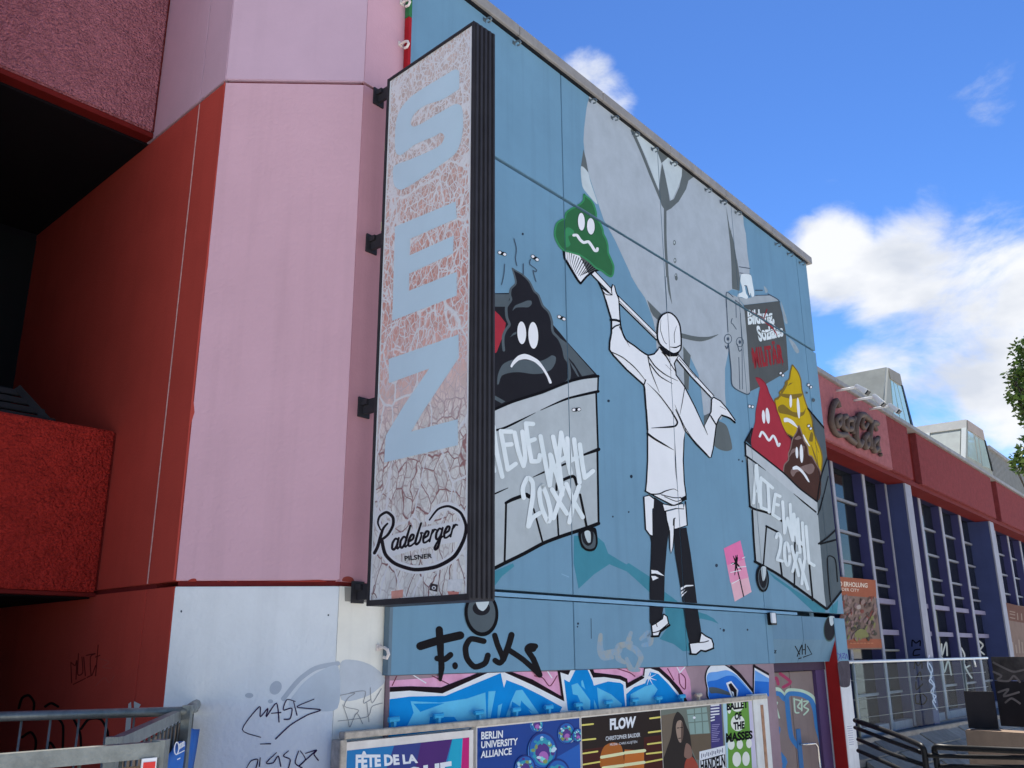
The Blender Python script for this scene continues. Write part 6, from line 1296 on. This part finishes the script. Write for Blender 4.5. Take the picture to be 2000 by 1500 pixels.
# glass railing
GR = thing('glass_railing', 'glass balustrade with a bright steel top rail on the terrace', 'railing', TR.p(2, zt, -.06))
zr0 = TR.hit(1672, 1289, -.06); zr1 = TR.hit(1928, 1288, -.06)
zr = (zr0[1] + zr1[1]) / 2; print('rail', zr0, zr1)
RAILM = mat('rail_steel', (214, 220, 226), rough=.3, var=.05, metal=.3)
tubeobj('top_rail', [TR.p(-1.2, zr, -.06), TR.p(zr1[0], zr, -.06)], .026, RAILM, GR, seg=10)
us_ = [TR.hit(x, 1370, -.06)[0] for x in (1672, 1682, 1893)]
for u in (us_[0], us_[2] - .05): tubeobj('post', [TR.p(u, zt + .04, -.06), TR.p(u, zr, -.06)], .024, mat('rail_post_grey', (120, 132, 136), rough=.4, metal=.4), GR)
ut = TR.hit(1903, 1300, -.06)[0]; tubeobj('rail_clip', [TR.p(ut, zr, -.06), TR.p(ut + .05, zr - .16, -.06)], .022, RAILM, GR)
for k, y in enumerate((1327, 1364, 1400)):
    z = TR.hit(1700, y, -.06)[1]; tubeobj('wire', [TR.p(-1.2, z, -.06), TR.p(zr1[0] - .2, z, -.06)], .0042, mat('wire_grey', (150, 158, 166), rough=.4), GR, seg=6)
npn = 5; span = zr1[0] - us_[0]
for k in range(npn): box('glass_pane', TR, us_[0] + .04 + k * span / npn, us_[0] + (k + 1) * span / npn - .01, zt + .08, zr - .04, -.066, -.056, GLASSC, GR)
tubeobj('back_rail', [TR.p(-1.2, TR.hit(1700, 1269, -.5)[1], -.5), TR.p(TR.hit(1776, 1270, -.5)[0], TR.hit(1776, 1270, -.5)[1], -.5)], .02, mat('rail_grey', (150, 156, 160), rough=.4), GR)
# black hand rails beside the steps
def along(pts, z): return [gp(x, y, zz) for (x, y), zz in zip(pts, z)]
HRM = mat('handrail_black', (26, 28, 32), rough=.4, var=.1)
def dz(px, py, dist):
    d = ray(px, py); return C0 + d * (dist / math.hypot(d.x, d.y))
H1 = thing('hand_rail', 'black double hand rail sloping down with a rounded end', 'hand rail', dz(1808, 1530, 10.5), 'black stair rails')
def hr(t, pts, r=.024):
    P3 = [dz(*Z('Q', q)[0], ds) for q, ds in pts]; tubeobj('rail', catmull3(P3), r, HRM, t)
def catmull3(P, n=5):
    out = []
    for i in range(len(P) - 1):
        p0, p1, p2, p3 = P[max(0, i - 1)], P[i], P[i + 1], P[min(len(P) - 1, i + 2)]
        for k in range(n):
            t = k / n; t2 = t * t; t3 = t2 * t
            out.append((2 * t3 - 3 * t2 + 1) * p1 + (t3 - 2 * t2 + t) * .4 * (p2 - p0) + (-2 * t3 + 3 * t2) * p2 + (t3 - t2) * .4 * (p3 - p1))
    out.append(P[-1]); return out
hr(H1, [((350, 1035), 12.6), ((700, 1155), 11.7), ((960, 1265), 11), ((1010, 1300), 10.9), ((1030, 1360), 10.9), ((1050, 1560), 10.9)], .030)
hr(H1, [((350, 1105), 12.6), ((700, 1240), 11.7), ((1000, 1350), 11)], .024)
hr(H1, [((380, 1220), 12.4), ((700, 1360), 11.5), ((1040, 1475), 10.9)], .024)
hr(H1, [((380, 1330), 12.2), ((700, 1470), 11.4), ((900, 1560), 10.9)], .024)
for q in (((450, 1250), (455, 1310)), ): pass
H2 = thing('hand_rail', 'black level hand rail with rounded corner in front of the tan wall', 'hand rail', dz(1830, 1530, 10.5), 'black stair rails')
hr(H2, [((1165, 1560), 10.9), ((1140, 1400), 10.9), ((1125, 1320), 10.9), ((1150, 1295), 10.85), ((1300, 1303), 10.8), ((1700, 1320), 10.5), ((2060, 1335), 10.3)], .030)
hr(H2, [((1050, 1378), 10.9), ((1430, 1390), 10.75), ((2050, 1400), 10.3)], .022); hr(H2, [((1165, 1488), 10.9), ((1435, 1492), 10.7), ((2050, 1500), 10.3)], .028)
# tan wall, black boards
def slabpx(name, quad, dist, th, m, label, cat, grp=None):
    """upright panel standing on the ground plane: left and right edge at given distances"""
    a = dz(quad[0], quad[2], dist[0]); b = dz(quad[1], quad[3], dist[1])
    F = Frame((a.x, a.y, 0), math.degrees(math.atan2((b - a).x, (b - a).y)))
    return F, (b - a).length, a.z, b.z
F_, ln, za, zb2 = slabpx('w', (1884, 2200, 1425, 1425), (11.8, 11.2), .2, None, '', '')
TAN = mat('tan_render', (108, 99, 93), rough=.85, var=.14, scale=3, bump=.3, bscale=40, streak=.4)
t = thing('low_wall', 'tan rendered low wall with rain streaks at the bottom right corner', 'wall', F_.p(1, 0, -.1))
box('wall_body', F_, 0, ln, 0, za, -.3, 0, TAN, t, bev=.01)
F3, ln3, z3a, z3b = slabpx('w', (1880, 1938, 1350, 1350), (11.95, 11.9), .1, None, '', '')
BB = mat('black_board', (34, 34, 40), rough=.6, var=.25, scale=3, streak=.3)
t = thing('black_board', 'plain black board standing on the tan wall', 'board', F3.p(.2, za, -.1)); box('sheet', F3, 0, ln3, za + .002, z3a, -.09, -.05, BB, t, bev=.003)
F4, ln4, z4a, z4b = slabpx('w', (1930, 2200, 1283, 1283), (12.4, 11.9), .1, None, '', '')
t = thing('dark_hoarding', 'dark graffiti-covered hoarding behind the tan wall', 'hoarding', F4.p(.5, za, -.1))
box('lower_sheet', F4, 0, ln4, za + .004, za + .50, -.12, -.06, BB, t, bev=.003); box('upper_sheet', F4, .0, ln4, za + .51, z4a, -.12, -.065, mat('hoarding_grey', (56, 56, 60), rough=.7, var=.5, scale=4), t, bev=.003)
p = Paint(Frame(F4.p(0, 0, -.06), F4.az), .002)
for q in (Z('Q', (1700, 470), (1800, 520), (1900, 560), (2000, 540)), Z('Q', (1700, 560), (1780, 600), (1740, 640), (1850, 650), (1900, 600), (1960, 660)), Z('Q', (1750, 760), (1850, 730), (1800, 800), (1950, 760)), Z('Q', (1820, 860), (1880, 820), (1960, 870))): p.stroke(pm('grey_spray', 92, 92, 98, var=.3), q, 4)
p.build('graffiti_tag', t)

# ------------------------------------------------------------------ far grey block behind the hall
FB = thing('corrugated_block', 'distant grey corrugated building beyond the hall roof', 'building', RB.p(26, 0, -9))
FF = Frame(RB.p(22, 0, -4), 39)
zf = FF.hit(1975, 908)[1]; u0f = FF.hit(1939, 930)[0]
COR = mat('corrugated_grey', (120, 126, 130), rough=.6, var=.1, streak=.3)
box('wall_body', FF, u0f, u0f + 14, 0, zf - .05, -8, -.1, COR, FB)
for k in range(40):
    u = u0f + k * .3; box('cladding_rib', FF, u, u + .16, 3, zf, -.1, 0, COR, FB)
box('parapet_cap', FF, u0f - .1, u0f + 14, zf, zf + .15, -8, .1, COPE, FB)

# ------------------------------------------------------------------ trees at the right edge
LEAF = [mat('leaf_a', (.12, .19, .04), rough=.5, var=.25, scale=2, raw=True), mat('leaf_b', (.06, .11, .025), rough=.5, var=.25, scale=2, raw=True), mat('leaf_c', (.17, .23, .06), rough=.5, var=.25, scale=2, raw=True)]
BARK = mat('bark', (.10, .08, .06), rough=.9, var=.3, scale=10, bump=.5, raw=True)
def tree(label, base, h, blobs, n, seed, size=.09):
    rnd = random.Random(seed); t = thing('deciduous_tree', label, 'tree', base)
    bm = bmesh.new(); b = Vector(base)
    tube(bm, [b, b + Vector((.05, .05, h * .25)), b + Vector((-.05, .1, h * .45)), b + Vector((.1, 0, h * .7))], [.24, .19, .14, .06], 10)
    for (c, r) in blobs:
        c = Vector(c); s = b + Vector((0, .05, h * rnd.uniform(.3, .5))); tube(bm, [s, s.lerp(c, .5) + Vector((0, 0, .2)), c], [.09, .05, .02], 7)
        for k in range(5):
            q = c + Vector((rnd.gauss(0, 1), rnd.gauss(0, 1), rnd.gauss(0, 1))).normalized() * r * .8; tube(bm, [c.lerp(s, .2), q], [.02, .008], 5)
    fixn(bm); obj('trunk', bm, BARK, t, smooth=True)
    V = []; Fc = []; MI = []
    for (c, r) in blobs:
        c = Vector(c)
        for k in range(int(n * r * r)):
            d = Vector((rnd.gauss(0, 1), rnd.gauss(0, 1), rnd.gauss(0, 1))).normalized(); q = c + d * r * (rnd.random() ** .45) * rnd.uniform(.8, 1.12)
            x = Vector((rnd.gauss(0, 1), rnd.gauss(0, 1), rnd.gauss(0, .6))).normalized(); y = x.cross(Vector((rnd.gauss(0, 1), rnd.gauss(0, 1), rnd.gauss(0, 1)))).normalized()
            s = size * rnd.uniform(.6, 1.3); i = len(V); V += [q - x * s, q - y * s * .45, q + x * s, q + y * s * .45]; Fc.append((i, i + 1, i + 2, i + 3)); MI.append(rnd.choice((0, 0, 1, 2)))
    me = bpy.data.meshes.new('crown'); me.from_pydata(V, [], Fc)
    for m in LEAF: me.materials.append(m)
    for f_, mi in zip(me.polygons, MI): f_.material_index = mi
    link('crown', me, t); return t
def dzc(px, py, ds): return tuple(dz(px, py, ds))
b0 = dz(2130, 1300, 15.5)
LEAF[0].node_tree.nodes['Principled BSDF'].inputs['Roughness'].default_value = .45
tree('leafy green tree reaching in at the right edge', (b0.x, b0.y, 0), 7.5, [(dzc(1998, 735, 15.2), .26), (dzc(1988, 772, 15.2), .2), (dzc(2010, 690, 15.4), .28), (dzc(2006, 806, 15.3), .2), (dzc(2055, 720, 15.5), .6), (dzc(2120, 780, 15.8), .9), (dzc(2180, 640, 16), 1.0), (dzc(2100, 620, 15.5), .6), (dzc(2230, 850, 15.6), .9)], 4200, 11, .05)
b1 = dz(2040, 1250, 34)
tree('small treetop showing above the far grey block', (b1.x, b1.y, 0), 8.5, [(dzc(2000, 905, 34), .5), (dzc(2030, 890, 34), .8), (dzc(2070, 880, 34), 1.1)], 900, 12, .12)

# ------------------------------------------------------------------ construction fences bottom left
def fence(label, a, b, zt_, round_top, grp='temporary fence panels'):
    a = Vector(a); b = Vector(b); t = thing('mesh_fence', label, 'fence', ((a + b) / 2).xy.to_3d(), grp)
    A0, B0 = Vector((a.x, a.y, .08)), Vector((b.x, b.y, .08)); r = .021
    if round_top: tubeobj('top_rail', [Vector((a.x, a.y, zt_[0])), Vector((b.x, b.y, zt_[1]))], .024, GALV, t, seg=12)
    else: beam('top_rail', Vector((a.x, a.y, zt_[0])), Vector((b.x, b.y, zt_[1])), .04, .05, GALV, t)
    beam('bottom_rail', A0, B0, .04, .05, GALV, t)
    for q, z in ((a, zt_[0]), (b, zt_[1])): beam('post', Vector((q.x, q.y, 0)), Vector((q.x, q.y, z + .03)), .045, .045, GALV, t, up=(0, 1, 0))
    n = int((b - a).length / .125)
    for k in range(1, n):
        q = a.lerp(b, k / n); z = zt_[0] + (zt_[1] - zt_[0]) * k / n
        tubeobj('wire', [Vector((q.x, q.y, .1)), Vector((q.x, q.y, z - .02))], .006, GALV, t, seg=5)
    for k in range(1, 8): tubeobj('cross_wire', [Vector((a.x, a.y, .25 * k)), Vector((b.x, b.y, .25 * k))], .004, GALV, t, seg=5) if False else None
    return t
zf_ = 2.0
fA0, fA1 = gp(-260, 1407, zf_), gp(366, 1389, zf_)
fence('galvanised fence panel with a round top rail along the red wall', fA0, fA1, (zf_, zf_), True)
fB0, fB1 = gp(222, 1456, zf_ - .02), gp(383, 1380, zf_ - .02)
tB = fence('galvanised fence panel running back, hung with a blue banner', fB0, fB1, (zf_ - .02, zf_ - .02), False)
fC0, fC1 = gp(-120, 1500, zf_ - .01), gp(313, 1463, zf_ - .01)
tC = fence('galvanised fence panel nearest the viewer with a red and white label', fC0, fC1, (zf_ - .01, zf_ - .01), False)
# boards and banner on the fences
dB = (fB1 - fB0); FBf = Frame((fB0.x, fB0.y, 0), math.degrees(math.atan2(dB.x, dB.y))); LB_ = dB.xy.length
WOODB = mat('board_brown', (112, 102, 92), rough=.85, var=.45, scale=16, bump=.4, bscale=30, streak=.3)
t = thing('privacy_board', 'weathered brown board behind the blue fence banner', 'board', FBf.p(LB_ / 2, 0, 0)); box('sheet', FBf, .05, LB_ - .03, .2, zf_ - .08, -.03, -.026 + .008, WOODB, t)
t = thing('fence_banner', 'crumpled bright blue banner with white lettering on the fence', 'banner', FBf.p(LB_ * .7, 0, .03))
bm = bmesh.new(); nu, nv = 14, 20; g = []
u0_, u1_ = LB_ * .40, LB_ * .93
for i in range(nu + 1):
    row = []
    for j in range(nv + 1):
        a = i / nu; b_ = j / nv; u = u0_ + (u1_ - u0_) * a; ztop = zf_ - .12 - .05 * (1 - a) - .02 * math.sin(a * 14); z = .5 + (ztop - .5) * b_
        row.append(bm.verts.new(FBf.p(u, z, .035 + .018 * math.sin(a * 9 + b_ * 4) + .008 * math.sin(a * 23 - b_ * 9))))
    g.append(row)
for i in range(nu):
    for j in range(nv): bm.faces.new((g[i][j], g[i + 1][j], g[i + 1][j + 1], g[i][j + 1]))
fixn(bm); me_o = obj('sheet', bm, mat('banner_blue', (36, 96, 184), rough=.5, var=.1, scale=6), t, smooth=True)
md = me_o.modifiers.new('thick', 'SOLIDIFY'); md.thickness = .002
p = Paint(Frame(FBf.p(0, 0, .065), FBf.az), .0)
e_ = ell(*Z('W', (1035, 1385))[0], 4.2, 12, 4); p.stroke(WHT, e_ + e_[:1], 2.2)
p.lines(WHT, 2.4, *[Z('W', (1050 + 9 * k, 1362 - 6 * k), (1051 + 9 * k, 1388 - 6 * k)) for k in range(4)]); p.stroke(WHT, Z('W', (1050, 1386), (1080, 1368)), 1.8); p.stroke(WHT, Z('W', (1050, 1364), (1080, 1346)), 1.6); p.stroke(WHT, Z('W', (1040, 1418), (1080, 1398)), 2); p.stroke(WHT, Z('W', (1040, 1450), (1055, 1442)), 2)
p.build('lettering', t)
dC = (fC1 - fC0); FCf = Frame((fC0.x, fC0.y, 0), math.degrees(math.atan2(dC.x, dC.y))); LC_ = dC.xy.length
t = thing('fence_label', 'small white and red label on the front fence post', 'label', FCf.p(LC_, 1.8, 0))
ul1, zl1_ = FCf.hit(278, 1482, .03); ul2, zl2_ = FCf.hit(303, 1520, .03)
box('plate', FCf, ul1, ul2, zl2_, zl1_, .024, .03, WHT, t); box('red_band', FCf, ul1 + .005, ul2 - .005, zl1_ - .035, zl1_ - .012, .0305, .032, mat('label_red', (190, 60, 60)), t)
t = thing('privacy_board', 'brown straw mat on the nearest fence panel', 'mat', FCf.p(LC_ / 2, 0, 0)); box('sheet', FCf, .05, LC_ - .05, .2, zf_ - .06, -.034, -.026, WOODB, t)
# small fence coupling
tubeobj('coupling', [gp(366, 1389, zf_), gp(383, 1376, zf_)], .03, GALV, tB)
